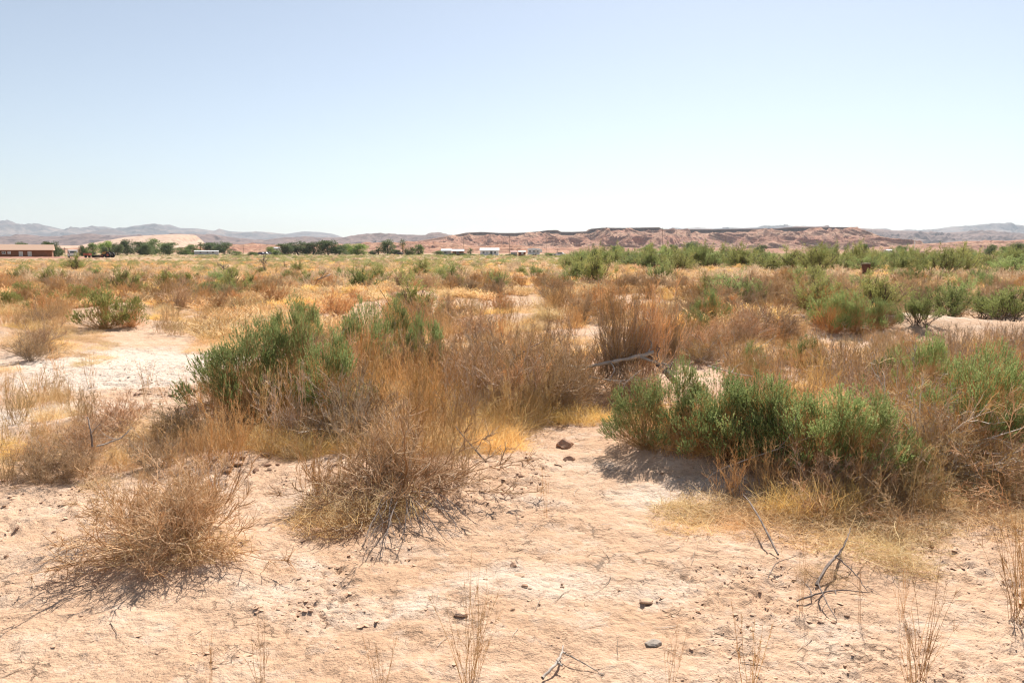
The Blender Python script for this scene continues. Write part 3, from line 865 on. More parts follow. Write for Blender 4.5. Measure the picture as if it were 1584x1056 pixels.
P(S, 378, 640, .95, .68, 'dark green shrub at the left end of the central thicket with shade beneath it', 'green shrubs in the central thicket', var=2)
P(S, 345, 622, .62, .5, 'smaller dark green shrub tucked against the left end of the central thicket', 'green shrubs in the central thicket', var=1)
P(S, 425, 612, .95, .62, 'mid green shrub just right of the dark green shrub in the thicket', 'green shrubs in the central thicket', var=3)
P(S, 480, 622, 1.12, .50, 'light green shrub with tall tufts in the left half of the thicket', 'green shrubs in the central thicket', var=0)
P(S, 462, 560, 1.02, .55, 'green shrub behind the light green shrub with its tufts against the tan field', 'green shrubs in the central thicket', var=1)
P(S, 560, 590, 1.18, .48, 'upright green shrub rising from grey stalks near the middle of the thicket', 'green shrubs in the central thicket', var=2)
P(S, 612, 560, 1.0, .5, 'small green tuft shrub behind the grey stalks right of the upright green shrub', 'green shrubs in the central thicket', var=3)
P(S, 520, 650, .98, .5, 'green shrub half sunk in orange stalks at the front of the thicket', 'green shrubs in the central thicket', var=0)
P(S, 655, 590, .95, .45, 'faint green shrub screened by brown twigs in the thicket', 'green shrubs in the central thicket', var=1)
P(S, 1285, 514, .95, .80, 'broad blue-green shrub on the far side of the right-hand sand strip', 'blue-green shrubs beyond the sand strip', var=1)
P(S, 1330, 514, .90, .75, 'right neighbour of the broad blue-green shrub beyond the sand strip, with shaded stems', 'blue-green shrubs beyond the sand strip', var=0)
P(S, 1362, 505, .70, .8, 'low shaded green shrub at the right end of the blue-green pair', var=3)
P(S, 1100, 505, .85, .6, 'blue-green shrub left of the grey twiggy bushes in the middle distance', var=3)
P(S, 1075, 525, .7, .5, 'pale blue-green shrub at the foot of grey twiggy bushes right of the log pile', var=2)
P(S, 625, 490, .75, .5, 'small grey-green shrub beyond the thicket at the edge of the sand strip', var=1)
L_ = 'lime_shrub'
P(L_, 160, 508, .95, .74, 'rounded yellow-green bush with orange stems alone on the pale sand at left', var=0)
P(L_, 203, 505, .72, .70, 'lower right lobe bush touching the rounded yellow-green bush at left', var=1)
P(L_, 75, 482, .65, .9, 'bright yellow-green low shrub at the left just beyond the tan grass', 'yellow-green shrubs at the left edge', var=2)
P(L_, 15, 484, .70, .9, 'bright yellow-green low shrub touching the left edge of the picture', 'yellow-green shrubs at the left edge', var=1)
P(L_, 38, 468, .75, 1.0, 'yellow-green shrub behind the two low ones at the left edge', 'yellow-green shrubs at the left edge', var=0)
P(L_, 125, 470, .70, .9, 'yellow-green shrub with a bare brown foot behind the rounded bush at left', var=2)
P(L_, 268, 449, .95, 1.2, 'dark yellow-green bush in the brown brush at left, left of the dead tree', var=1)
P('green_bush', 582, 436, 1.1, 1.3, 'bright green loose bush alone in the rust brush left of centre', var=0)
P('green_bush', 118, 418, 1.6, 1.1, 'bright lime green bush near the red bank below the white van', var=1)
P('green_bush', 655, 419, 1.3, 1.0, 'small lime bush in the brown field below the bright green trees', var=2)
P('green_bush', 462, 422, 1.2, .9, 'small green bush at the far edge of the brown brush left of centre', var=2)
P('green_bush', 712, 452, .75, .8, 'dark green low bush in the brown brush right of centre', var=1)
P('dull_bush', 690, 430, 1.0, 1.7, 'pale grey-green low bush spread in the rust brush near the centre', var=0)
P('green_bush', 1092, 458, 1.0, .6, 'narrow yellow-green bush in the rust brush right of centre', var=2)
P('dull_bush', 1022, 440, 1.5, .9, 'blue-green bush in front of the yellow-green thicket right of centre', var=1)
P('green_bush', 1037, 445, 1.2, .7, 'yellow-green bush beside the blue-green bush right of centre', var=1)
P('green_bush', 918, 442, 2.0, .8, 'tall upright yellow-green bush at the left end of the right-hand green thicket', var=0)
P('green_bush', 888, 432, 1.5, 1.0, 'rounded green bush left of the tall upright yellow-green bush', var=2)
P('dull_bush', 1330, 447, .75, 1.7, 'grey-green bush in front of the rusty stump post', var=1)
P('green_bush', 1255, 440, 1.1, 1.0, 'lime green low bush in the rust brush under the big olive bush', var=0)
P('mesquite', 1275, 494, .0001, 1, 'x') if False else None
P('mesquite', 1425, 497, .78, 1.0, 'low dark olive bush at the edge of the right-hand sand patch', var=1)
P('mesquite', 1465, 496, .90, 1.1, 'broad olive bush in the middle of the low row on the right', var=2)
P('mesquite', 1555, 500, .95, 1.3, 'olive bush with a rusty base touching the right edge behind the sand patch', var=0)
P('mesquite', 1520, 492, .80, 1.2, 'dull olive bush between the low row and the right edge', var=1)
P('mesquite', 318, 464, .75, 1.8, 'dark green-brown low bush row left of the thicket beyond the golden grass', var=0)
P('mesquite', 355, 462, .65, 1.6, 'right end of the dark green-brown low bush row beyond the golden grass', var=2)

U = 'upright_bush'
gT = 'dense bare twig bushes behind the log pile'
P(U, 955, 606, 1.15, .50, 'tall dense bare orange-brown twig bush standing behind the fallen grey log', gT, var=0)
P(U, 1000, 598, 1.12, .50, 'tall dense bare twig bush right of the fallen grey log', gT, var=1)
P('grey_bush', 905, 600, .80, .75, 'grey tangled twig bush at the left end of the fallen grey log', gT, var=0)
P(U, 1035, 570, .95, .50, 'brown bare twig bush behind the right end of the log pile', gT, var=1, rz=2)
P('grey_bush', 980, 628, .62, .95, 'low shaded tangle of grey twigs in front of the log pile', gT, var=1)
P('grey_bush', 1150, 535, .80, .95, 'grey-brown twiggy bush in the middle distance right of the log pile', 'grey twiggy bushes right of the log pile', var=2)
P('grey_bush', 1195, 530, .85, .95, 'grey twiggy bush left of the blue-green shrubs', 'grey twiggy bushes right of the log pile', var=0)
P('pale_bush', 1130, 560, .55, 1.3, 'low bleached twig bush behind the middle of the green bank', var=0)
P('pale_bush', 1085, 560, .50, 1.2, 'low bleached twig bush right of the log pile', var=1)
P('pale_bush', 1215, 560, .5, 1.2, 'low pale twig bush at the left end of the pale sand strip', var=1)
P('pale_bush', 1425, 700, .72, 1.0, 'bleached silvery twig bush leaning right beside the green bank', 'bleached twig bushes on the right', tilt=(0, .35), rz=0, var=0)
P('pale_bush', 1455, 735, .50, 1.25, 'low bleached twig bush spreading right above the fallen pale log', 'bleached twig bushes on the right', tilt=(0, .3), rz=0, var=1)
P('pale_bush', 1400, 660, .80, .85, 'bleached twig bush behind the silvery one right of the green bank', 'bleached twig bushes on the right', tilt=(0, .2), rz=0, var=1)
P('pale_bush', 1330, 600, .62, 1.2, 'pale pinkish twig bush behind the green bank', 'bleached twig bushes on the right', var=0)
P('twig_dome', 1385, 770, .42, 1.25, 'dark tangled twig bush in the shade right of the golden grass', var=1)
P('twig_dome', 1545, 740, .62, 1.1, 'brown tangled twig bush at the right edge above the pale log', var=2)
P('grey_bush', 1565, 655, .80, .9, 'grey bare twig bush against the right edge behind the green shrub', var=1)
# the dome of twigs at front left and the splayed bush left of centre
P('sprawling_bush', 272, 845, .56, 1.0, 'sprawling thin branches spreading low around the front left domed bush', var=0, rz=1)
P('sprawling_bush', 618, 768, .70, 1.0, 'sprawling dark thin branches spreading low around the splayed bush left of centre', var=1, rz=4)
P('twig_dome', 270, 838, .48, 1.12, 'domed bare brown twig bush at the front left throwing a long twiggy shadow', var=0, rz=.5)
P('grey_bush', 308, 815, .48, .72, 'taller bare twigs rising from the right side of the front left domed bush', var=1, tilt=(-.1, .2))
P('grey_mat', 328, 850, .34, 1.1, 'grey-green flattened twig litter at the right foot of the front left domed bush', var=0)
P('straw_mat', 245, 842, .40, 1.4, 'straw coloured tangle inside the front left domed bush', var=1)
P('twig_dome', 215, 815, .48, .9, 'low outer part bush on the left side of the front left domed bush', var=2)
P('twig_dome', 615, 758, .50, 1.15, 'splayed dark twig bush left of centre with long shadows on the sand', var=1, rz=2.2)
P('grey_bush', 600, 742, .52, .85, 'thin upright bare twigs in the middle of the splayed dark bush', var=2, rz=1)
P('straw_mat', 520, 795, .62, .85, 'flattened straw mound left of the splayed dark bush', 'flattened dead straw at the splayed bush', var=0)
P('grey_mat', 505, 810, .55, .95, 'grey-tan flattened mound at the lower left of the splayed bush', 'flattened dead straw at the splayed bush', var=1)
P('straw_mat', 600, 790, .5, .9, 'straw tangle at the front foot of the splayed bush', 'flattened dead straw at the splayed bush', var=2)
for i, (px, py, h, lab) in enumerate([
        (500, 770, .50, 'orange stalks standing in the straw mound left of the splayed bush'), (560, 735, .62, 'tall tan stalks behind the left side of the splayed bush'),
        (650, 722, .60, 'tall orange stalks behind the right side of the splayed bush'), (700, 735, .45, 'short tan stalks at the right end of the splayed bush')]):
    P('orange_reeds' if i % 2 == 0 else 'tan_reeds', px, py, h, .9, lab, 'stalks around the splayed bush', var=i)

# golden grass
G = 'gold_grass'
gl = [(435, 700, .42, 1.0, 'bright golden grass clump at the front left of the central thicket'), (480, 705, .36, 1.0, 'golden grass clump right beside the brightest one at the front left of the thicket'),
      (725, 695, .44, .95, 'bright golden grass clump at the front of the thicket right of the splayed bush'), (768, 680, .36, .95, 'smaller golden grass clump right of the bright one at the front of the thicket'),
      (895, 655, .36, 1.1, 'golden grass clump beside the sandy path left of the green bank'), (930, 650, .30, 1.0, 'low golden grass clump touching the left tip of the green bank'),
      (855, 650, .28, 1.1, 'low golden grass at the right end of the central thicket'), (1250, 800, .46, .95, 'bright orange-gold grass clump in front of the green bank'),
      (1305, 792, .44, .8, 'tall golden grass clump under the largest green shrub'), (1205, 792, .36, .9, 'golden grass clump at the left of the orange-gold one in front of the green bank'),
      (400, 690, .34, 1.0, 'golden grass at the left foot of the central thicket'), (535, 700, .32, 1.0, 'golden grass low in front of the orange stalks of the thicket')]
for i, (px, py, h, w, lab) in enumerate(gl):
    P(G, px, py, h, w, lab, 'golden grass clumps', var=i)
gm = [(1100, 785, .36, 1.15, 'flattened straw at the left end of the tangle in front of the green bank'), (1165, 795, .46, 1.1, 'grey-tan flattened straw under the long grey stick'),
      (1230, 805, .46, 1.1, 'flattened straw below the orange-gold grass clump'), (1300, 800, .40, 1.1, 'flattened straw at the right end of the tangle in front of the green bank'),
      (1060, 795, .30, 1.2, 'thin pale straw spilled on the sand at the left end of the tangle'), (1350, 860, .42, .95, 'pale straw heap beside the dark forked dead branches'),
      (1395, 875, .30, .95, 'pale straw tail trailing right of the dark forked dead branches'), (1275, 895, .26, .8, 'small straw patch at the foot of the dark forked dead branches'),
      (1390, 800, .34, 1.1, 'dark straw under the tangled bush right of the golden grass')]
for i, (px, py, h, w, lab) in enumerate(gm):
    P('grey_mat' if i in (1, 2, 8) else 'straw_mat', px, py, h, w * 1.25, lab, 'flattened dead straw on the right', var=i)
for i, (px, py, h, lab) in enumerate([(1130, 770, .42, 'twiggy orange stalks at the left of the tangle in front of the green bank'), (1180, 765, .45, 'tan stalks left of the orange-gold grass'),
        (1335, 770, .55, 'orange stalks between the golden grass and the dark tangle'), (1025, 702, .40, 'fan of thin orange stalks in front of the left green cushion'),
        (1065, 706, .44, 'second fan of thin orange stalks in front of the left green cushions'), (1120, 712, .36, 'orange stalks rising from the shaded foot of the green bank'),
        (1160, 722, .40, 'orange stalks before the middle of the green bank'), (1370, 750, .40, 'stalks at the right foot of the green bank'),
        (1200, 748, .38, 'bare stalks rising through the right half of the green bank')]):
    P('orange_reeds' if i < 6 else 'sparse_stalks', px, py, h, .75, lab, 'orange stalks at the green bank', var=i)

fill([(1060, 790), (1200, 775), (1420, 770), (1620, 775), (1640, 800), (1420, 835), (1180, 830), (1060, 815)],
     [('grey_mat', 12, (.22, .38), (1.2, 1.6), 'flattened grey twigs in the skirt before the green bank'), ('straw_mat', 12, (.22, .38), (1.2, 1.6), 'flattened straw in the skirt before the green bank'),
      ('sprawling_bush', 11, (.30, .46), (.9, 1.1), 'sprawling twigs in the skirt before the green bank'), ('grey_bush', 8, (.22, .36), (.9, 1.2), 'grey twig bush in the skirt before the green bank'), ('orange_reeds', 8, (.28, .45), (.8, 1.1), 'orange stalks in the skirt before the green bank'), ('straw_grass', 8, (.16, .28), (1, 1.4), 'straw grass in the skirt before the green bank')], .22, 30, 'straw skirt of the green bank')
# single plants standing in the front sand
sp = [(722, 1062, .46, .50, 'bunch of thin orange stalks at the bottom edge left of centre'), (735, 1045, .42, .42, 'inner orange stalks of the bunch at the bottom edge left of centre'),
      (405, 1062, .26, .6, 'forked orange stalk at the bottom edge on the left'), (325, 1066, .24, .35, 'single leaning orange stalk at the bottom edge on the left'),
      (1425, 1050, .46, .55, 'loose bunch of orange stalks at the bottom right'), (1410, 1062, .30, .7, 'low side stalks of the loose bunch at the bottom right'),
      (1572, 960, .56, .55, 'tall bunch of orange stalks at the right edge'), (1582, 940, .60, .5, 'second tall bunch of orange stalks cut by the right edge'),
      (1160, 1068, .30, .8, 'thin leaning orange stalk at the bottom edge right of centre'), (1035, 1075, .26, .5, 'short dry stalk at the bottom edge near the grey disc stone'),
      (590, 1068, .22, .7, 'short dark dry stalks at the bottom edge left of the orange bunch'), (845, 800, .34, .35, 'thin faint dry stalk on the sandy path'),
      (1240, 940, .34, .3, 'thin dark stalk beside the forked dead branches'), (1330, 960, .30, .3, 'faint dry stalk right of the forked dead branches'),
      (1395, 960, .28, .4, 'faint dry stalk in the sand at the lower right')]
for i, (px, py, h, w, lab) in enumerate(sp):
    P('stalk_bunch' if 'bunch' in lab and 'left of the orange bunch' not in lab else 'sparse_stalks', px, py, h * 1.15, w, lab, 'single dry stalks in the front sand', var=i)

# ------------------------------------------------------------------ filled patches of brush
BARE = [  # open sand seen in the photograph
    [(150, 520), (235, 515), (335, 560), (330, 600), (210, 605), (120, 640), (0, 660), (0, 610), (120, 560)],
    [(560, 466), (700, 460), (900, 462), (1055, 464), (1050, 474), (900, 480), (700, 478), (560, 476)],
    [(1250, 520), (1345, 516), (1345, 532), (1250, 534)], [(1395, 498), (1584, 505), (1584, 524), (1400, 514)],
    [(1445, 443), (1480, 442), (1480, 452), (1445, 452)], [(1545, 450), (1600, 450), (1600, 462), (1545, 460)]]
fill([(380, 690), (360, 640), (450, 610), (640, 570), (860, 570), (890, 640), (800, 675), (720, 700), (560, 715)],
     [('orange_reeds', 38, (.5, .8), (.7, .9), 'clump of thin orange-brown dry stalks in the dense central thicket'),
      ('grey_reeds', 14, (.55, .85), (.7, .95), 'clump of thin grey-brown dry stalks in the dense central thicket'),
      ('tan_reeds', 18, (.5, .8), (.7, .9), 'clump of tan dry stalks in the dense central thicket'),
      ('grey_bush', 10, (.55, .8), (.7, .9), 'bare grey-brown twig bush inside the central thicket')], .26, 11, 'plants of the central thicket')
fill([(740, 600), (870, 590), (900, 640), (820, 655), (740, 640)],
     [('grey_bush', 7, (.5, .75), (.8, 1.0), 'grey twig bush in the central thicket just left of the log'),
      ('pale_bush', 3, (.45, .6), (.8, 1.0), 'pale twig bush in the central thicket just left of the log')], .3, 12, 'plants of the central thicket')
fill([(400, 640), (700, 650), (820, 655), (860, 668), (760, 712), (560, 728), (390, 712)],
     [('straw_grass', 20, (.2, .38), (.9, 1.3), 'low tan dry grass along the front of the central thicket'),
      ('gold_grass', 8, (.2, .32), (.9, 1.3), 'low golden grass tuft along the front of the central thicket'),
      ('straw_mat', 10, (.25, .4), (1.1, 1.5), 'flattened straw along the front of the central thicket')], .24, 13, 'dry grass at the front of the thicket')
fill([(420, 560), (640, 500), (900, 490), (900, 570), (640, 575), (440, 600)],
     [('tan_reeds', 16, (.55, .85), (.8, 1.0), 'tan stalk clump behind the central thicket'),
      ('orange_reeds', 12, (.55, .85), (.8, 1.0), 'orange-brown stalk clump behind the central thicket'),
      ('straw_grass', 12, (.3, .5), (1, 1.3), 'straw grass clump behind the central thicket'),
      ('gold_grass', 6, (.3, .45), (1, 1.2), 'golden grass clump behind the central thicket'),
      ('grey_bush', 7, (.5, .8), (.8, 1.1), 'grey twig bush behind the central thicket')], .45, 14, 'brush behind the central thicket')
fill([(560, 478), (1060, 478), (1050, 520), (560, 500)],
     [('straw_grass', 16, (.25, .45), (1.0, 1.5), 'straw grass clump on the sand strip beyond the thicket'),
      ('tan_reeds', 12, (.45, .7), (.9, 1.2), 'tan stalk clump on the sand strip beyond the thicket'),
      ('gold_grass', 5, (.3, .45), (1, 1.4), 'golden grass clump on the sand strip beyond the thicket')], .5, 15, 'sparse brush on the sand strip')
fill([(0, 495), (105, 490), (110, 555), (0, 575)],
     [('tan_reeds', 14, (.45, .75), (.9, 1.1), 'tan stalk clump at the left edge in front of the yellow-green shrubs'),
      ('grey_bush', 3, (.4, .6), (.9, 1.1), 'brown twig bush at the left edge in front of the yellow-green shrubs'),
      ('straw_grass', 9, (.3, .45), (1, 1.4), 'straw grass at the left edge in front of the yellow-green shrubs')], .3, 16, 'tan brush at the left edge')
fill([(235, 470), (430, 470), (420, 545), (330, 548), (235, 520)],
     [('tan_reeds', 12, (.4, .7), (.9, 1.1), 'tan stalk clump between the rounded yellow-green bush and the thicket'),
      ('gold_grass', 12, (.3, .5), (1, 1.4), 'golden grass clump between the rounded yellow-green bush and the thicket'),
      ('straw_grass', 12, (.3, .5), (1, 1.4), 'straw grass clump between the rounded yellow-green bush and the thicket'),
      ('orange_reeds', 6, (.5, .7), (.9, 1.1), 'orange stalk clump between the rounded yellow-green bush and the thicket')], .4, 17, 'golden brush left of the thicket')
fill([(110, 515), (190, 520), (190, 560), (60, 580), (30, 560)],
     [('straw_mat', 7, (.25, .35), (1.2, 1.8), 'flattened straw on the pale sand at left'),
      ('grey_mat', 5, (.3, .35), (1.2, 1.8), 'flattened grey litter on the pale sand at left')], .4, 18, 'flattened straw on the pale sand')
fill([(0, 610), (110, 600), (130, 660), (0, 665)],
     [('tan_reeds', 8, (.3, .5), (.8, 1.0), 'short tan stalk clump at the left edge below the pale sand'),
      ('straw_grass', 5, (.25, .35), (1, 1.3), 'short straw grass at the left edge below the pale sand')], .28, 19, 'short brush at the left edge')
fill([(0, 690), (90, 665), (330, 680), (330, 735), (120, 755), (0, 760)],
     [('tan_reeds', 12, (.24, .42), (.8, 1.1), 'low tan stalk clump in the trampled brush above the front left bush'),
      ('grey_bush', 6, (.24, .36), (.9, 1.2), 'low grey twig bush in the trampled brush above the front left bush'),
      ('twig_dome', 5, (.22, .34), (.9, 1.2), 'low brown twig bush in the trampled brush above the front left bush'),
      ('straw_grass', 15, (.12, .24), (1, 1.4), 'low straw grass in the trampled brush above the front left bush'),
      ('straw_mat', 5, (.15, .22), (1.2, 1.6), 'flattened straw in the trampled brush above the front left bush')], .2, 20, 'trampled brush on the left')
fill([(40, 560), (330, 620), (340, 670), (60, 670)],
     [('sparse_stalks', 14, (.3, .5), (.7, 1.0), 'thin dry stalks standing alone on the left sand')], .35, 21, 'thin stalks on the left sand')
fill([(330, 650), (400, 640), (420, 720), (330, 735)],
     [('orange_reeds', 5, (.4, .62), (.8, 1.0), 'open orange stalk clump at the lower left corner of the thicket'),
      ('sparse_stalks', 6, (.4, .6), (.8, 1.0), 'thin stalks at the lower left corner of the thicket')], .28, 22, 'stalks at the corner of the thicket')
fill([(200, 740), (360, 730), (370, 850), (150, 880)],
     [('sparse_stalks', 9, (.25, .45), (.8, 1.0), 'thin dry stalks around the front left domed bush')], .22, 23, 'stalks around the front left bush')
fill([(1050, 500), (1240, 490), (1250, 560), (1060, 570)],
     [('grey_bush', 9, (.5, .75), (.8, 1.1), 'grey twiggy bush between the log pile and the blue-green shrubs'),
      ('orange_reeds', 8, (.5, .75), (.9, 1.1), 'orange stalk clump between the log pile and the blue-green shrubs'),
      ('rust_shrub', 4, (.5, .7), (.8, 1.1), 'rust coloured bush between the log pile and the blue-green shrubs')], .5, 24, 'brush right of the log pile')
fill([(1110, 590), (1250, 570), (1400, 570), (1400, 650), (1200, 670)],
     [('tan_reeds', 12, (.5, .75), (.8, 1.0), 'tan stalk clump behind the green bank'),
      ('grey_reeds', 12, (.5, .75), (.8, 1.0), 'grey-brown stalk clump behind the green bank'),
      ('orange_reeds', 7, (.5, .75), (.8, 1.0), 'orange stalk clump behind the green bank')], .35, 25, 'stalks behind the green bank')
fill([(1400, 560), (1600, 540), (1640, 740), (1440, 745), (1400, 650)],
     [('grey_reeds', 18, (.45, .75), (.8, 1.1), 'grey-brown stalk clump around the pale green shrub on the right'),
      ('tan_reeds', 13, (.4, .7), (.8, 1.1), 'tan stalk clump around the pale green shrub on the right'),
      ('pale_bush', 7, (.4, .6), (.9, 1.2), 'pale twig bush around the pale green shrub on the right'),
      ('orange_reeds', 10, (.4, .65), (.8, 1.0), 'orange stalk clump around the pale green shrub on the right')], .3, 26, 'brush on the right')
fill([(1340, 530), (1600, 528), (1620, 560), (1340, 565)],
     [('grey_reeds', 12, (.4, .6), (.9, 1.2), 'grey-brown stalk clump before the right-hand sand patch'),
      ('straw_grass', 7, (.25, .4), (1, 1.4), 'straw grass before the right-hand sand patch'),
      ('pale_bush', 5, (.4, .5), (.9, 1.2), 'pale twig bush before the right-hand sand patch')], .45, 27, 'brush before the right-hand sand')
fill([(1440, 745), (1640, 735), (1640, 765), (1470, 770)],
     [('straw_mat', 8, (.3, .4), (1.1, 1.6), 'flattened straw beside the fallen pale log at the right edge'),
      ('grey_mat', 4, (.3, .4), (1.1, 1.6), 'flattened grey litter beside the fallen pale log at the right edge')], .2, 28, 'straw by the pale log')
fill([(1180, 715), (1420, 735), (1440, 790), (1180, 765)],
     [('tan_reeds', 9, (.35, .55), (.8, 1.1), 'tan stalk clump at the foot of the green bank'), ('grey_bush', 4, (.3, .45), (.8, 1.1), 'grey twig bush at the foot of the green bank')], .25, 29, 'stalks at the foot of the green bank')

# ------------------------------------------------------------------ middle distance: the brown field
rr = random.Random(77)
def midfield():
    pts = []
    cell = {}
    tries = 0
    zones_n = dict(rust_shrub=0, brown_shrub=0, tan_tussock=0, gold_tussock=0)
    out = []
    while tries < 60000:
        tries += 1
        y = 16.5 + (150 - 16.5) * rr.random() ** 1.25
        x = rr.uniform(-.74, .74) * y
        gap = .52 + .010 * y
        k = (int(x / gap), int(y / gap))
        if any((k[0] + a, k[1] + b) in cell for a in (-1, 0, 1) for b in (-1, 0, 1) if (a, b) != (1, 1) or True) and rr.random() < .93: 
            continue
        px, py = to_px(x, y)
        jx, jy = (float(vnoise(x * 1.3, y * 1.1, 71)) - .5) * 70, (float(vnoise(x * 1.3, y * 1.1, 72)) - .5) * 14
        if any(inside(q, px + jx, py + jy) for q in BARE): continue
        if py > 475 and 100 < px < 240: continue
        if py > 470 and 530 < px < 1060 and rr.random() < .85: continue
        if py > 492 and (px < 560 or px > 1380): continue
        # open patches where the sand shows
        op = float(vnoise(x * .22, y * .16, 401))
        if op > .60 and y < 90 and rr.random() < .85: continue
        cell[k] = 1
        out.append((x, y, px, py))
    return out
MID = sorted(midfield(), key=lambda q: q[1])
count = {}
FAR = []
LAND = [(90, 'below the brown house'), (180, 'below the white van and tractor'), (300, 'below the long olive grove'), (400, 'below the white trailer home'), (500, 'below the big dark olive trees'), (570, 'below the bright green tree'),
        (665, 'below the tall palm'), (740, 'below the small palm'), (800, 'below the white house'), (870, 'below the camper trailer'), (960, 'below the tall upright yellow-green bush'), (1080, 'below the feathery yellow-green bush'), (1200, 'below the bare-limbed bush'),
        (1310, 'below the tallest olive-green bush'), (1400, 'around the rusty stump post'), (1500, 'below the slanting big dark bush'), (9999, 'at the right edge')]
def where(px, y):
    w = [t for lim, t in LAND if px < lim][0]
    return w + [t for lim, t in ((20, ', nearest row'), (24, ', second row'), (29, ', near'), (34, ', nearer middle'), (40, ', halfway out'), (48, ', beyond halfway'), (1e9, ', far out')) if y < lim][0]
for x, y, px, py in MID:
    edge = 458 < py < 500
    u = rr.random(); nn = float(vnoise(x * .12, y * .12, 402)); n2 = float(vnoise(x * .2 + 5, y * .2, 403))
    if edge and u < .42 and px < 1080: key = 'gold_tussock' if rr.random() < .5 else 'tan_tussock'
    elif u < .09 + .02 * (px > 1080): key = 'green_bush' if n2 > .5 else ('mesquite' if n2 > .3 else 'dull_bush')
    elif u < (.50 if px < 1000 else .66): key = 'rust_shrub' if nn > .38 or px > 1100 else 'brown_shrub'
    elif u < (.70 if px < 1000 else .80): key = 'brown_shrub'
    elif u < .90: key = 'tan_tussock'
    else: key = 'gold_tussock'
    if y > 75 and rr.random() < .25: key = 'green_bush' if rr.random() < .6 else 'dull_bush'
    h = {'rust_shrub': rr.uniform(.45, .85), 'brown_shrub': rr.uniform(.45, .85), 'tan_tussock': rr.uniform(.35, .6), 'gold_tussock': rr.uniform(.3, .5)}.get(key, rr.uniform(.6, 1.15))
    if y > 45: h *= rr.uniform(.7, .95) * (1 if px > 860 or y < 80 else .7)
    w = {'tan_tussock': 1.5, 'gold_tussock': 1.5, 'green_bush': 1.0, 'dull_bush': 1.1, 'mesquite': 1.0}.get(key, .95) * rr.uniform(.85, 1.2)
    if 1305 < px < 1372 and 22 < y < 75: h = min(h, .4)
    c = count.get(key, 0)
    if c < 190 and y < 62:
        count[key] = c + 1
        what = {'rust_shrub': 'rust brown leafless shrub', 'brown_shrub': 'tangled brown twig shrub', 'tan_tussock': 'tan dry grass tussock', 'gold_tussock': 'golden dry grass tussock',
                'green_bush': 'yellow-green bush', 'mesquite': 'dark olive bush', 'dull_bush': 'grey-green bush'}[key]
        plant(key, x, y, h, w, '%s %s %s' % ('tall' if h > {'tan_tussock': .50, 'gold_tussock': .43, 'rust_shrub': .70, 'brown_shrub': .70}.get(key, .95) else ('low' if h < {'tan_tussock': .43, 'gold_tussock': .36, 'rust_shrub': .57, 'brown_shrub': .57}.get(key, .75) else 'mid-sized'), what, where(px, y)), what + ' plants of the brown field', rz=rr.uniform(0, 6.28), var=rr.randrange(9))
    else:
        FAR.append((key, x, y, h, w))

# the rest of the field: uncountable far brush, one object that instances light bushes
def low_poly(seed, kind):
    rng = np.random.RandomState(seed); p = Plant()
    if kind == 'twig':
        P_, D_ = lines(rng, base_pts(rng, 60, .35), cone_dirs(rng, 60, 2, 65), rng.uniform(.6, 1, 60), 3, .12, -.02)
        p.ribbons(P_, taper(60, 3, .03, .015, rng), 0, rng)
        S_, d_, i, t = sprout(rng, P_, D_, 6, .2, 1, .8, .2)
        P2, _ = lines(rng, S_, d_, rng.uniform(.1, .3, len(i)), 2, .1, 0)
        p.ribbons(P2, taper(len(i), 2, .022, .012, rng), 0, rng)
    else:
        n = 700
        q = nrm(rng.normal(size=(n, 3))) * (rng.uniform(.5, 1, n) ** .5)[:, None]; q[:, 2] = abs(q[:, 2])
        lump = .75 + .4 * vnoise(q[:, 0] * 2.6 + seed, q[:, 1] * 2.6 + q[:, 2] * 3, seed)
        q = q * lump[:, None] * np.array([.75, .75, .85])
        p.leaves(q, nrm(q + rng.normal(size=q.shape) * .6 + [0, 0, .3]), rng.uniform(.05, .11, n), rng.uniform(.02, .05, n), 0, rng)
    return p
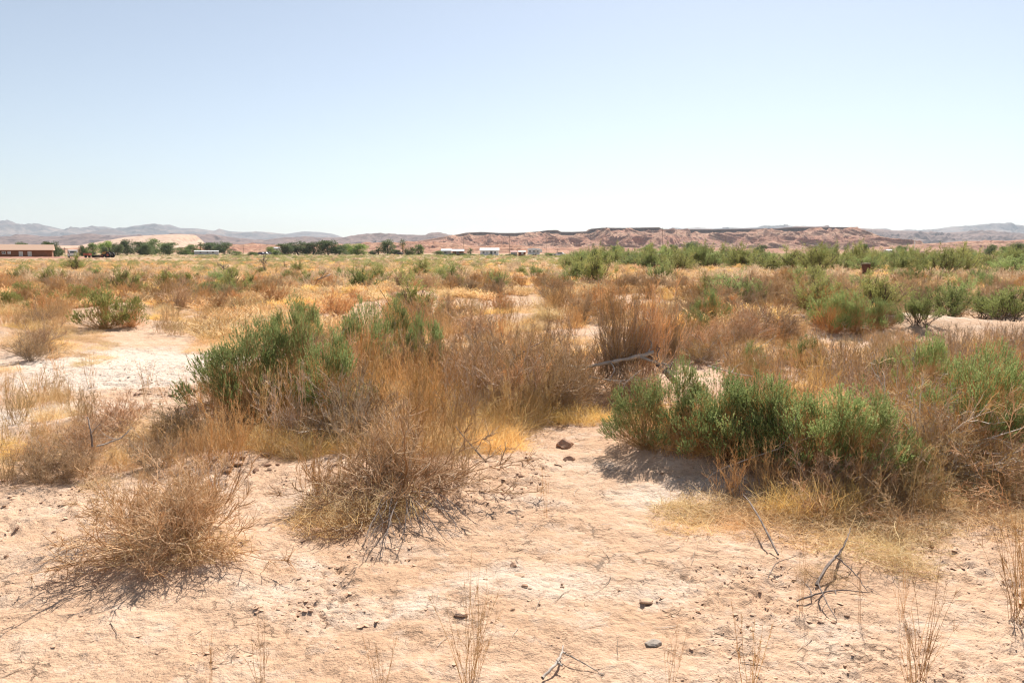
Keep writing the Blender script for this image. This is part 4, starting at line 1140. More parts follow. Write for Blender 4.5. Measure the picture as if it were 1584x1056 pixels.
def stuff(name, label, pts, protos):
    """one object: points with random turn and size, light bush meshes set on them"""
    coll = bpy.data.collections.new(name + '_sources')
    Z = height(np.array([q[0] for q in pts]), np.array([q[1] for q in pts]))
    pts = [(q[0], q[1], float(z) + q[2]) + tuple(q[3:]) for q, z in zip(pts, Z)]
    for k, me in enumerate(protos):
        o = bpy.data.objects.new('source_%02d' % k, me); coll.objects.link(o)
    me = bpy.data.meshes.new(name)
    me.vertices.add(len(pts)); me.vertices.foreach_set('co', np.array([[q[0], q[1], q[2]] for q in pts], np.float32).ravel())
    for nm, tp, vals in (('idx', 'INT', [q[3] for q in pts]),):
        a = me.attributes.new(nm, tp, 'POINT'); a.data.foreach_set('value', np.array(vals, np.int32))
    a = me.attributes.new('size', 'FLOAT_VECTOR', 'POINT'); a.data.foreach_set('vector', np.array([[q[4] * q[5], q[4] * q[5], q[4]] for q in pts], np.float32).ravel())
    a = me.attributes.new('turn', 'FLOAT_VECTOR', 'POINT'); a.data.foreach_set('vector', np.array([[0, 0, random.uniform(0, 6.28)] for q in pts], np.float32).ravel())
    o = bpy.data.objects.new(name, me); C.objects.link(o); tag(o, label, name.replace('_', ' '), kind='stuff')
    ng = bpy.data.node_groups.new(name + '_nodes', 'GeometryNodeTree')
    ng.interface.new_socket('Geometry', in_out='INPUT', socket_type='NodeSocketGeometry')
    ng.interface.new_socket('Geometry', in_out='OUTPUT', socket_type='NodeSocketGeometry')
    gi, go = ng.nodes.new('NodeGroupInput'), ng.nodes.new('NodeGroupOutput')
    ip = ng.nodes.new('GeometryNodeInstanceOnPoints'); ci = ng.nodes.new('GeometryNodeCollectionInfo')
    ci.inputs['Collection'].default_value = coll; ci.inputs['Separate Children'].default_value = True; ci.inputs['Reset Children'].default_value = True
    ip.inputs['Pick Instance'].default_value = True
    def att(nm, tp):
        n = ng.nodes.new('GeometryNodeInputNamedAttribute'); n.data_type = tp; n.inputs['Name'].default_value = nm
        return [s for s in n.outputs if s.enabled and s.name == 'Attribute'][0]
    ng.links.new(gi.outputs[0], ip.inputs['Points']); ng.links.new(ci.outputs[0], ip.inputs['Instance'])
    ng.links.new(att('idx', 'INT'), ip.inputs['Instance Index'])
    ng.links.new(att('size', 'FLOAT_VECTOR'), ip.inputs['Scale'])
    ng.links.new(att('turn', 'FLOAT_VECTOR'), ip.inputs['Rotation'])
    ng.links.new(ip.outputs[0], go.inputs[0])
    md = o.modifiers.new('instances', 'NODES'); md.node_group = ng
    return o
KIDX = dict(rust_shrub=0, brown_shrub=2, tan_tussock=4, gold_tussock=5, green_bush=6, dull_bush=7, mesquite=8)
protos = [low_poly(1, 'twig').mesh('far_twigs', [M['rust']]), low_poly(2, 'twig').mesh('far_twigs', [M['rust']]), low_poly(3, 'twig').mesh('far_twigs', [M['brown']]),
          low_poly(4, 'twig').mesh('far_twigs', [M['orange']]), low_poly(5, 'twig').mesh('far_twigs', [M['straw']]), low_poly(6, 'twig').mesh('far_twigs', [M['gold']]),
          low_poly(7, 'leaf').mesh('far_leaves', [M['lime']]), low_poly(8, 'leaf').mesh('far_leaves', [M['sage']]), low_poly(9, 'leaf').mesh('far_leaves', [M['olive']])]
pts = []
for key, x, y, h, w in FAR:
    k = KIDX[key]
    if k in (0, 2) and rr.random() < .5: k += 1
    pts.append((x, y, -.03, k, h, w * 1.15))
for _ in range(5200):
    y = 85 + 330 * rr.random() ** 1.1; x = rr.uniform(-.75, .75) * y
    px, py = to_px(x, y)
    g = y > 170 or px > 880 or float(vnoise(x * .03, y * .03, 405)) > .55
    if px < 250 and 180 < y < 245 : continue
    if g: k = rr.choice([6, 6, 7, 8, 8, 0])
    else: k = rr.choice([0, 1, 2, 3, 4, 4, 6])
    h = rr.uniform(.5, 1.1) * (1.25 if g else .9) * (1 if px > 870 else (.42 if px < 300 else .6))
    pts.append((x, y, -.05, k, h, rr.uniform(1.1, 1.9)))
stuff('distant_brush', 'distant mass of rust brown and green brush covering the flat towards the houses', pts, protos)

# dead grass covering the ground between the shrubs of the field
pts = []
while len(pts) < 5200:
    y = 15 + 120 * rr.random() ** 1.5; x = rr.uniform(-.75, .75) * y
    px, py = to_px(x, y)
    jx, jy = (float(vnoise(x * 1.3, y * 1.1, 71)) - .5) * 70, (float(vnoise(x * 1.3, y * 1.1, 72)) - .5) * 14
    if any(inside(q, px + jx, py + jy) for q in BARE) or (py > 470 and 530 < px < 1060) or (py > 480 and (px < 330 or px > 1200)): continue
    if float(vnoise(x * .25, y * .2, 409)) > .68: continue
    pts.append((x, y, -.02, rr.choice([0, 0, 1, 2, 2, 3]), rr.uniform(.18, .42), rr.uniform(1.5, 2.6)))
stuff('dry_grass_cover', 'dry straw coloured grass covering the brown field between the shrubs', pts,
      [low_poly(21, 'twig').mesh('grass_cover', [M['straw']]), low_poly(22, 'twig').mesh('grass_cover', [M['gold']]), low_poly(23, 'twig').mesh('grass_cover', [M['tan']]), low_poly(24, 'twig').mesh('grass_cover', [M['orange']])])
# dead straw under the near brush
pts = []
for poly, n in (([(380, 700), (360, 640), (450, 600), (640, 560), (880, 560), (900, 650), (800, 680), (720, 706), (560, 722)], 130), ([(970, 690), (1100, 640), (1250, 600), (1400, 600), (1450, 760), (1300, 780), (1120, 720)], 70),
                ([(1350, 540), (1620, 535), (1660, 750), (1450, 750), (1390, 650)], 110), ([(400, 560), (640, 500), (900, 490), (1060, 520), (1060, 570), (640, 575)], 90),
                ([(0, 500), (110, 500), (110, 560), (0, 580)], 30), ([(235, 470), (430, 470), (420, 545), (300, 548)], 50), ([(0, 690), (90, 665), (330, 680), (330, 735), (120, 755), (0, 760)], 6), ([(1060, 480), (1250, 480), (1400, 540), (1200, 570), (1060, 570)], 70)):
    for x, y in scatter(poly, n, .1, len(pts) + 3): pts.append((x, y, -.01, rr.choice([0, 0, 1, 2]), rr.uniform(.35, .6), rr.uniform(1, 1.4)))
stuff('dead_straw_cover', 'tangled dead straw covering the ground under the near bushes', pts,
      [mat_tuft(301, 700, .5, .004, hh=.3).mesh('straw_cover', [M['straw']]), mat_tuft(302, 700, .5, .004, hh=.25).mesh('straw_cover', [M['tan']]), mat_tuft(303, 700, .5, .004, hh=.3).mesh('straw_cover', [M['gold']])])

# ------------------------------------------------------------------ green thicket of big bushes on the right
def tall(key, px, top, base, wpx, label, group=None, var=None, z=0.0):
    """bush standing at the ground point seen at `base`, reaching up to `top`, wpx wide in the photograph"""
    x, y = at_ground(px, base); z0 = hz(x, y)
    h = at_dist(px, top, y)[2] - z0
    wm = wpx / FPX * y
    unit = 1.35 if key in ('mesquite', 'green_bush', 'dull_bush') else 1.15
    hh = h / (.98 if unit > 1.2 else .98)
    return plant(key, x, y, hh, wm / unit / hh, label, group, var=var)
T = tall
gR = 'big bushes of the green thicket on the right'
big = [('green_bush', 1262, 372, 424, 75, 'big rounded olive-green bush standing tallest above the brown field right of the mesa middle'),
       ('green_bush', 1222, 380, 420, 70, 'yellow-green bush joined to the left of the tallest olive-green bush'),
       ('mesquite', 1385, 388, 424, 60, 'dark green bush right of the rusty stump post'),
       ('mesquite', 1455, 377, 428, 85, 'big dark green bush on the right with a slanting yellowish top'),
       ('green_bush', 1425, 384, 424, 60, 'yellow-green bush left of the big dark green bush on the right'),
       ('green_bush', 1490, 381, 424, 60, 'green bush right of the big dark green bush on the right'),
       ('dull_bush', 1560, 392, 428, 90, 'wide grey-green bush at the right edge before the brown field'),
       ('green_bush', 1530, 388, 420, 60, 'green bush left of the wide grey-green bush at the right edge'),
       ('green_bush', 1300, 390, 420, 70, 'loose green bush right of the tallest olive-green bush'),
       ('mesquite', 1150, 384, 416, 80, 'dark olive bush with bare dark limbs behind the brown field right of centre'),
       ('dull_bush', 1105, 386, 414, 90, 'grey-green loose bush left of the dark olive bush with bare limbs'),
       ('green_bush', 1045, 383, 421, 75, 'tall feathery yellow-green bush in front of the thicket right of centre'),
       ('dull_bush', 985, 388, 412, 80, 'grey-green bush left of the feathery yellow-green bush'),
       ('mesquite', 960, 383, 408, 60, 'dark green bush right of the tall upright yellow-green one'),
       ('green_bush', 1190, 392, 420, 80, 'low yellow-green bush between the dark olive bush and the big rounded one'),
       ('dull_bush', 1345, 392, 421, 60, 'grey-green bush behind the rusty stump post')]
for i, q in enumerate(big): T(*q, gR, var=i)
fr = random.Random(9)
for i in range(130):
    px = fr.uniform(875, 1640); base = fr.uniform(402, 418)
    x, y = at(px, base)
    key = fr.choice(['mesquite', 'green_bush', 'dull_bush'])
    pl = {'mesquite': 'dark olive bush', 'green_bush': 'yellow-green bush', 'dull_bush': 'grey-green bush'}[key]
    hh_ = fr.uniform(1.4, 2.7)
    plant(key, x, y, hh_, fr.uniform(.8, 1.1), ('tall ' if hh_ > 2.05 else 'low ') + pl + ' in the far green thicket ' + where(px, y).split(',')[0].replace('below', 'behind').replace('around', 'behind'), 'bushes of the far green thicket', var=i)

# ------------------------------------------------------------------ far trees by the houses
def FT(key, px, top, base, wpx, D, label, group=None, var=None):
    x, y, _ = at_dist(px, HORIZON, D)
    z0 = -.2
    h = at_dist(px, top, D)[2] - z0
    w = wpx / FPX * D
    return plant(key, x, y, h / .99, w / .88 / h, label, group, z=z0, var=var)
tr = [('dark_tree', 34, 375.5, 22, 262, 'dark round treetop showing over the brown house roof'),
      ('dark_tree', 78, 373.5, 26, 250, 'dark round tree behind the right end of the brown house'), ('dark_tree', 90, 381, 14, 255, 'small dark tree right of the brown house'),
      ('dark_tree', 127, 380, 10, 300, 'small brownish tree between the white van and the green tree'),
      ('mid_tree', 144, 377, 18, 320, 'mid green small tree left of the tractor'), ('mid_tree', 134, 384, 14, 300, 'low green tree beside the brownish one'),
      ('bright_tree', 166, 373, 24, 400, 'pale green tree behind the tractor'), ('dark_tree', 161, 382, 12, 340, 'small dark tree just left of the tractor'),
      ('dark_tree', 181, 376, 18, 380, 'dark tree right of the tractor'), ('dark_tree', 196, 371.5, 26, 400, 'tall dark tree at the left end of the long olive grove'),
      ('dark_tree', 217, 374, 26, 420, 'olive tree in the long grove beside its tall left end'), ('mid_tree', 240, 369.5, 34, 430, 'tallest olive-green tree in the middle of the long grove'),
      ('dark_tree', 228, 377, 24, 400, 'olive tree in front of the tallest one of the long grove'), ('dark_tree', 262, 375, 28, 420, 'olive tree at the right end of the long grove'),
      ('mid_tree', 284, 382, 20, 430, 'low olive tree left of the long white trailer home'), ('mid_tree', 298, 379, 22, 470, 'olive tree behind the left end of the long white trailer home'),
      ('dark_tree', 328, 375, 28, 480, 'dark tree behind the middle of the long white trailer home'), ('dark_tree', 347, 374, 26, 470, 'dark tree at the right end of the long white trailer home'),
      ('mid_tree', 392, 390, 18, 330, 'low green tree right of the utility pole'), ('mid_tree', 366, 389, 16, 340, 'low green tree left of the utility pole'),
      ('bright_tree', 419, 382, 16, 520, 'yellow-green tree above the parked vehicles'), ('mid_tree', 428, 388, 14, 380, 'small grey-green tree at the left foot of the big olive trees'),
      ('dark_tree', 440, 377, 28, 390, 'leftmost of the big dark olive trees left of centre'), ('dark_tree', 462, 373.5, 38, 400, 'big dark olive tree, second from the left of its row'),
      ('dark_tree', 484, 375, 28, 400, 'big dark olive tree, third from the left of its row'), ('dark_tree', 508, 371.5, 32, 390, 'tallest dark olive tree in the row left of centre'),
      ('dark_tree', 526, 378, 26, 390, 'dark olive tree beside the bright green tree left of centre'), ('bright_tree', 553, 377, 32, 400, 'bright green round tree at the right end of the olive row'),
      ('bright_tree', 536, 378, 20, 430, 'yellow-green tree behind the bright green round tree'), ('dark_tree', 578, 387, 14, 400, 'small dark tree right of the bright green round tree'),
      ('dark_tree', 599, 371.5, 22, 400, 'tall narrow dark tree left of the palm'), ('dark_tree', 612, 386, 16, 395, 'low dark tree at the foot of the tall palm'),
      ('mid_tree', 634, 382.5, 18, 400, 'green tree right of the tall palm'), ('mid_tree', 648, 379, 16, 410, 'taller bright tree at the right end of the row by the palm'),
      ('mid_tree', 678, 388.5, 16, 380, 'small green tree at the left end of the white-roofed houses'), ('dark_tree', 700, 391, 10, 370, 'round dark tree between the white-roofed houses'),
      ('dark_tree', 717, 391.5, 11, 370, 'round dark tree at the right end of the white-roofed houses'), ('mid_tree', 730, 393, 14, 380, 'low green tree under the small palm'),
      ('bright_tree', 684, 387, 12, 420, 'yellow-green tree behind the white-roofed houses'), ('bright_tree', 850, 391, 20, 300, 'lime green tree right of the camper trailer'),
      ('mid_tree', 790, 393, 20, 330, 'low green tree right of the white house'), ('mid_tree', 775, 395, 14, 320, 'low green bushy tree at the right end of the white house'),
      ('mid_tree', 956, 381.5, 24, 230, 'dark green tree above the left part of the right-hand thicket'), ('bright_tree', 1001, 379.5, 24, 260, 'bright green tree behind the right-hand thicket'),
      ('bright_tree', 1026, 380, 16, 260, 'lime green tree behind the feathery bush right of centre'), ('dark_tree', 1071, 374.5, 28, 250, 'dark round tree standing above the thicket right of centre'),
      ('dark_tree', 1042, 378, 16, 280, 'dark tree left of the dark round one above the thicket'), ('dark_tree', 1177, 378, 20, 260, 'dark green tree behind the bare-limbed bush'),
      ('mid_tree', 1333, 378.5, 20, 240, 'bright mid green tree above the thicket left of the pale tower'), ('dark_tree', 1395, 380, 18, 260, 'dark sparse tree left of the big dark bush on the right'),
      ('dark_tree', 1533, 377.5, 18, 240, 'small dark tree above the thicket on the right'), ('dark_tree', 1575, 376, 24, 240, 'dark tree at the right edge above the thicket'),
      ('mid_tree', 1555, 382, 18, 250, 'green tree left of the dark tree at the right edge')]
for i, (k, px, top, wpx, D, lab) in enumerate(tr):
    FT(k, px, top, 396, wpx, D, lab, 'trees on the far side of the flat', var=i)

def palm(px, top, D, label, crown=1.6, skirt=True):
    x, y, _ = at_dist(px, HORIZON, D)
    h = at_dist(px, top, D)[2]
    root = tag(empty('palm_tree', (x, y, -.1)), label, 'palm tree', 'palm trees')
    rng = np.random.RandomState(int(px)); t = Plant()
    Pn = np.stack([np.stack([rng.normal() * .02 + .1 * np.sin(np.linspace(0, 1, 7) * 2), np.zeros(7), np.linspace(0, h - .6, 7)], -1)])
    t.tubes(Pn, np.linspace(.34, .22, 7)[None], 0, rng, 8)
    obj('trunk', t.mesh('trunk', [M['bark']]), root)
    c = Plant(); n = 46
    D_ = cone_dirs(rng, n, 10, 120)
    P_, DD = lines(rng, np.tile([[.1, 0, h - .7]], (n, 1)), D_, rng.uniform(.8, 1.15, n) * crown, 5, .05, -.2)
    c.ribbons(P_, taper(n, 5, .10, .03, rng), 0, rng)
    S_, d_, i, tt = sprout(rng, P_, DD, 26, .3, 1, .7, 0)
    c.leaves(S_, d_, rng.uniform(.3, .6, len(i)), np.full(len(i), .07), 0, rng)
    obj('crown', c.mesh('crown', [M['darkleaf']]), root)
    if skirt:
        k = Plant(); n = 260
        S_ = np.stack([rng.normal(size=n) * .15 + .1, rng.normal(size=n) * .15, rng.uniform(h * .5, h - .8, n)], -1)
        P_, _ = lines(rng, S_, cone_dirs(rng, n, 110, 165), rng.uniform(.5, 1.1, n), 3, .1, -.1)
        k.ribbons(P_, taper(n, 3, .09, .05, rng), 0, rng)
        obj('dead_frond_skirt', k.mesh('dead_frond_skirt', [M['tan']]), root)
palm(623, 373.5, 400, 'tall shaggy palm left of the centre with a dark head and dead frond skirt', 2.2)
palm(585, 383.5, 400, 'shorter brown shaggy palm between the bright green tree and the tall narrow tree', 1.7)
palm(727, 386.5, 400, 'small thin palm behind the white-roofed houses', 1.8, False)
palm(310, 376.5, 470, 'dark slim palm left of the dark trees by the long white trailer home', 1.7)
# ------------------------------------------------------------------ solids for buildings, vehicles, wood and stone
def box(cx, cy, cz, sx, sy, sz):
    """centre x, centre y, bottom z, sizes"""
    V = np.array([[x, y, z] for z in (cz, cz + sz) for y in (cy - sy / 2, cy + sy / 2) for x in (cx - sx / 2, cx + sx / 2)], float)
    F = np.array([[0, 2, 3, 1], [4, 5, 7, 6], [0, 1, 5, 4], [2, 6, 7, 3], [0, 4, 6, 2], [1, 3, 7, 5]])
    return V, F
def prism(pts, x0, x1):
    """outline in (y,z) pulled from x0 to x1"""
    n = len(pts)
    V = np.array([[x0, a, b] for a, b in pts] + [[x1, a, b] for a, b in pts], float)
    Q = np.array([[i, (i + 1) % n, n + (i + 1) % n, n + i] for i in range(n)])
    T1 = np.array([[0, i, i + 1] for i in range(1, n - 1)]); T2 = np.array([[n, n + i + 1, n + i] for i in range(1, n - 1)])
    return V, [Q, T1, T2]
def solid(name, shapes, mat, parent=None, bevel=0):
    Vs, Fs, n = [], [], 0
    for V, F in shapes:
        for f in (F if isinstance(F, list) else [F]): Fs.append(np.asarray(f) + n)
        Vs.append(V); n += len(V)
    me = new_mesh(name, np.concatenate(Vs), Fs, [mat], [0] * len(Fs))
    o = obj(name, me, parent)
    if bevel:
        b = o.modifiers.new('bevel', 'BEVEL'); b.width = bevel; b.segments = 2; b.limit_method = 'ANGLE'
    return o
def cyl(cx, cy, cz, r, L, axis='x', n=14):
    a = np.arange(n) * 2 * np.pi / n
    c, s = np.cos(a) * r, np.sin(a) * r
    if axis == 'x': A = np.stack([np.full(n, cx - L / 2), cy + c, cz + s], -1); B = A + [L, 0, 0]
    elif axis == 'z': A = np.stack([cx + c, cy + s, np.full(n, cz)], -1); B = A + [0, 0, L]
    else: A = np.stack([cx + c, np.full(n, cy - L / 2), cz + s], -1); B = A + [0, L, 0]
    V = np.concatenate([A, B])
    Q = np.array([[i, (i + 1) % n, n + (i + 1) % n, n + i] for i in range(n)])
    T1 = np.array([[0, i + 1, i] for i in range(1, n - 1)]); T2 = np.array([[n, n + i, n + i + 1] for i in range(1, n - 1)])
    return V, [Q, T1, T2]
M['siding'] = plain_mat('brown_wood_siding', (.20, .078, .036), .75, 0, .2, 2.0, .3)
M['roof'] = plain_mat('tan_roof_shingle', (.46, .30, .21), .9, 0, .05, 3)
M['whitep'] = plain_mat('white_paint', (.78, .78, .76), .45, 0, .04, 2)
M['cream'] = plain_mat('cream_paint', (.62, .57, .50), .6, 0, .08, 2)
M['glass'] = plain_mat('dark_window_glass', (.05, .06, .07), .1, 0, .1, 1, spec=.8)
M['blind'] = plain_mat('window_blind', (.50, .52, .50), .6, 0, .06, 2)
M['rubber'] = plain_mat('black_rubber', (.025, .025, .025), .8)
M['steel'] = plain_mat('grey_steel', (.30, .30, .31), .5, .4)
M['darkmetal'] = plain_mat('dark_metal', (.06, .05, .045), .6)
M['red'] = plain_mat('faded_red_paint', (.33, .08, .045), .6, 0, .2, 4)
M['yellow'] = plain_mat('machine_yellow_paint', (.42, .22, .05), .6, 0, .25, 4)
M['lampred'] = plain_mat('red_lamp_glass', (.35, .02, .015), .3)
M['poleWood'] = plain_mat('utility_pole_wood', (.24, .18, .14), .9, 0, .3, 5)
M['corrugated'] = plain_mat('pale_sheet_metal', (.50, .52, .53), .45, .2, .06, 2)
M['postrust'] = plain_mat('rusty_post_wood', (.125, .055, .035), .85, 0, .35, 6, .5)
M['clod'] = plain_mat('red_soil_clod', (.42, .25, .16), .95, 0, .22, 30, .6)
M['crustclod'] = plain_mat('sandy_crust_clod', (.56, .37, .245), .95, 0, .22, 30, .6)
M['stone'] = plain_mat('grey_flat_stone', (.33, .27, .22), .9, 0, .2, 40, .5)

def house(name, label, px0, px1, D, wall_h, roof_h, depth, wall, roofm, windows=(), cat='house', group=None, over=.4, door=None, z=0, plan_yaw=0):
    x0 = at_dist(px0, HORIZON, D)[0]; x1 = at_dist(px1, HORIZON, D)[0]
    L = x1 - x0
    cx0, cy0 = (x0 + x1) / 2, D
    if plan_yaw: cx0, cy0 = x1 - L / 2 * math.cos(plan_yaw), D - L / 2 * math.sin(plan_yaw)
    root = tag(empty(name, (cx0, cy0, z), plan_yaw), label, cat, group)
    solid('wall', [box(0, depth / 2, -.3, L, depth, wall_h + .3)], wall, root)
    solid('roof', [prism([(-over, wall_h + .003), (depth / 2, wall_h + roof_h), (depth + over, wall_h + .003), (depth + over, wall_h - .10), (-over, wall_h - .10)], -L / 2 - over, L / 2 + over)], roofm, root)
    for (wx, w, zb, h, blind) in windows:      # wx: pixel of the window's middle
        cx = at_dist(wx, HORIZON, D)[0] - (x0 + x1) / 2
        f = solid('window', [box(cx - w / 2, -.03, zb, .08, .1, h), box(cx + w / 2, -.03, zb, .08, .1, h), box(cx, -.03, zb - .08, w + .08, .1, .08), box(cx, -.03, zb + h, w + .08, .1, .08), box(cx, -.025, zb, .05, .08, h)], M['whitep'], root)
        solid('pane', [box(cx, -.012, zb, w - .08, .02, h)], M['blind'] if blind else M['glass'], f)
    if door:
        cx = at_dist(door, HORIZON, D)[0] - (x0 + x1) / 2
        solid('door', [box(cx, -.03, 0, .95, .08, 2.0)], M['glass'], root)
    return root
hs = house('brown_house', 'long brown wooden house with a tan roof at the left edge', -70, 80, 227, 2.15, 1.55, 8.5, M['siding'], M['roof'],
      [(17, .8, 1.15, .55, False), (24, .7, 1.15, .55, True), (39, .85, .55, 1.15, True), (50.5, .85, .55, 1.15, True), (-40, .85, .55, 1.15, True)], over=.45, plan_yaw=math.radians(27))
solid('roof_vent', [cyl(-1.2, 2.6, 2.6, .07, .9, 'z', 8)], M['steel'], hs)
solid('corner_trim', [box((at_dist(80, HORIZON, 227)[0] - at_dist(-70, HORIZON, 227)[0]) / 2 - .06, -.02, -.2, .16, .1, 2.32)], M['siding'], hs)
# low red bank in front of the house
def bank():
    n = 90; xs = np.linspace(at_dist(-200, HORIZON, 215)[0], at_dist(205, HORIZON, 215)[0], n)
    prof = [(-9, -.3), (-6, -.05), (-3, .22), (-1, .32), (2, .30), (5, -.05), (9, -.3)]
    V = []
    for i, x in enumerate(xs):
        e = min(1, (n - 1 - i) / 14)
        for a, b in prof:
            V.append((x, 212 + a, b * e - (1 - e) * .3 + .12 * (random.random() - .5) * e))
    m = len(prof)
    F = [[i * m + j, (i + 1) * m + j, (i + 1) * m + j + 1, i * m + j + 1] for i in range(n - 1) for j in range(m - 1)]
    o = obj('earth_bank', new_mesh('earth_bank', np.array(V), np.array(F), [plain_mat('red_earth', (.36, .17, .11), .95, 0, .2, .6, .5)])); o['kind'] = 'structure'
bank()
house('trailer_home', 'long white trailer home in front of the dark trees on the left', 303, 338, 440, 2.0, .35, 4.5, M['corrugated'], M['whitep'],
      [(312, 1.0, .9, .8, False), (322, 1.0, .9, .8, False), (330, 1.0, .9, .8, False)], 'trailer home', over=.08, plan_yaw=math.radians(19))
house('white_roofed_house', 'low house with a white roof left of the round dark tree', 683, 697, 385, 2.2, .9, 6, M['cream'], M['corrugated'], [(689, 1.2, .8, 1, False)], group='low houses right of centre', over=.4)
house('white_roofed_house', 'low house with a white roof between the two round dark trees', 700, 716, 380, 2.0, .9, 6, M['siding'], M['corrugated'], [(708, 1.2, .8, 1, False)], group='low houses right of centre', over=.5)
house('white_house', 'white house with a pale grey metal roof right of the small palm', 743, 771, 360, 2.3, 1.1, 8, M['whitep'], M['corrugated'], [(748, .9, .8, 1, False), (753, .9, .8, 1, True), (766, .9, .8, 1, False)], over=.35, door=760)
house('shed', 'small tan shed with a red roof right of the white house', 790, 800, 330, 1.6, .5, 3, M['cream'], M['red'], [], 'shed', over=.15)
house('shed', 'low brown and white shed left of the camper trailer', 802, 813, 325, 1.7, .3, 3, M['siding'], M['whitep'], [(808, .8, .7, .6, True)], 'shed', over=.1)
house('pale_shed', 'pale low flat roofed shed glimpsed through the thicket behind the feathery yellow-green bush', 1016, 1031, 150, 1.25, .1, 3, M['cream'], M['whitep'], [], 'shed', over=.1)
house('pale_building', 'pale building glimpsed above the houses beside the yellow-green tree', 421, 430, 540, 4.0, .8, 7, M['cream'], M['corrugated'], [(425, 1.2, 1, 1, False)], 'building', over=.2)
house('pale_building', 'tiny pale building glimpsed above the thicket right of the bright mid green tree', 1374, 1383, 420, 2.4, .5, 6, M['cream'], M['whitep'], [], 'building', over=.1)

def vehicle(name, label, cat, px, D, yaw, paint, L=4.7, W=1.9, H=1.75, kind='suv', group=None, z=0.0):
    x = at_dist(px, HORIZON, D)[0]
    r = tag(empty(name, (x, D, z), yaw), label, cat, group)
    # length runs along y, front at +y
    if kind == 'suv':
        pr = [(-L / 2, .42), (-L / 2 + .03, .98), (-L / 2 + .22, H - .12), (-L / 2 + .45, H), (L * .12, H), (L * .28, 1.02), (L / 2 - .12, .90), (L / 2, .72), (L / 2, .40)]
    elif kind == 'pickup':
        pr = [(-L / 2, .5), (-L / 2, 1.02), (-L * .10, 1.02), (-L * .08, H), (L * .14, H), (L * .24, 1.08), (L / 2 - .1, .98), (L / 2, .8), (L / 2, .45)]
    else:
        pr = [(-L / 2, .38), (-L / 2 + .05, .85), (-L / 2 + .55, .95), (-L / 2 + 1.15, H), (L * .08, H), (L * .24, .92), (L / 2 - .1, .78), (L / 2, .6), (L / 2, .36)]
    solid('body', [prism(pr, -W / 2, W / 2)], paint, r, .07)
    gy0, gy1 = (-L / 2 + .5, L * .14) if kind == 'suv' else ((-L * .06, L * .15) if kind == 'pickup' else (-L / 2 + 1.1, L * .1))
    for s in (-1, 1):
        solid('side_window', [box(s * (W / 2 + .004), (gy0 + gy1) / 2, 1.02 if kind != 'car' else .92, .02, gy1 - gy0, H - 1.02 - .16 if kind != 'car' else H - 1.05)], M['glass'], r)
    if kind == 'suv':
        solid('rear_window', [prism([(-L / 2 + .06, 1.22), (-L / 2 + .155, H - .3), (-L / 2 + .20, H - .3), (-L / 2 + .12, 1.22)], -W * .36, W * .36)], M['glass'], r)
    solid('windscreen', [prism([(L * .125, H - .10), (L * .27, 1.06 if kind != 'car' else .95), (L * .29, 1.06 if kind != 'car' else .95), (L * .15, H - .08)], -W * .42, W * .42)], M['glass'], r)
    solid('bumper', [box(0, -L / 2 - .03, .34, W * .98, .14, .2)], M['darkmetal'], r, .03)
    for s in (-1, 1):
        solid('tail_lamp', [box(s * W * .43, -L / 2 + .0, .78, .14, .06, .26)], M['lampred'], r)
        for yy in (-L * .31, L * .32):
            w = solid('wheel', [cyl(s * (W / 2 - .10), yy, .34, .34, .24)], M['rubber'], r)
            solid('rim', [cyl(s * (W / 2 + .024), yy, .34, .19, .02)], M['steel'], w)
    return r
vehicle('parked_van', 'white van parked with its rear to the camera beside the brown house', 'van', 112, 200, math.radians(33), M['whitep'], 4.9, 1.95, 1.95, 'suv', z=.15)
vehicle('parked_car', 'dark blue car parked at the foot of the red hills left of the yellow-green tree', 'car', 403, 430, math.radians(80), plain_mat('dark_blue_paint', (.04, .06, .12), .3), 4.6, 1.8, 1.5, 'car', 'vehicles parked by the red hills')
vehicle('parked_car', 'white car parked beside the dark blue car by the red hills', 'car', 409, 432, math.radians(84), M['whitep'], 4.6, 1.8, 1.5, 'car', 'vehicles parked by the red hills')
vehicle('parked_car', 'grey pickup parked rightmost of the vehicles by the red hills', 'pickup', 416, 434, math.radians(95), M['steel'], 5.2, 1.9, 1.75, 'pickup', 'vehicles parked by the red hills')
vehicle('parked_car', 'white car parked right of the lime green tree beyond the field', 'car', 865, 290, math.radians(80), M['whitep'], 4.6, 1.8, 1.5, 'car')
vehicle('parked_car', 'dark car parked under the tall narrow tree by the palm', 'car', 617, 392, math.radians(90), M['darkmetal'], 4.6, 1.8, 1.5, 'car')

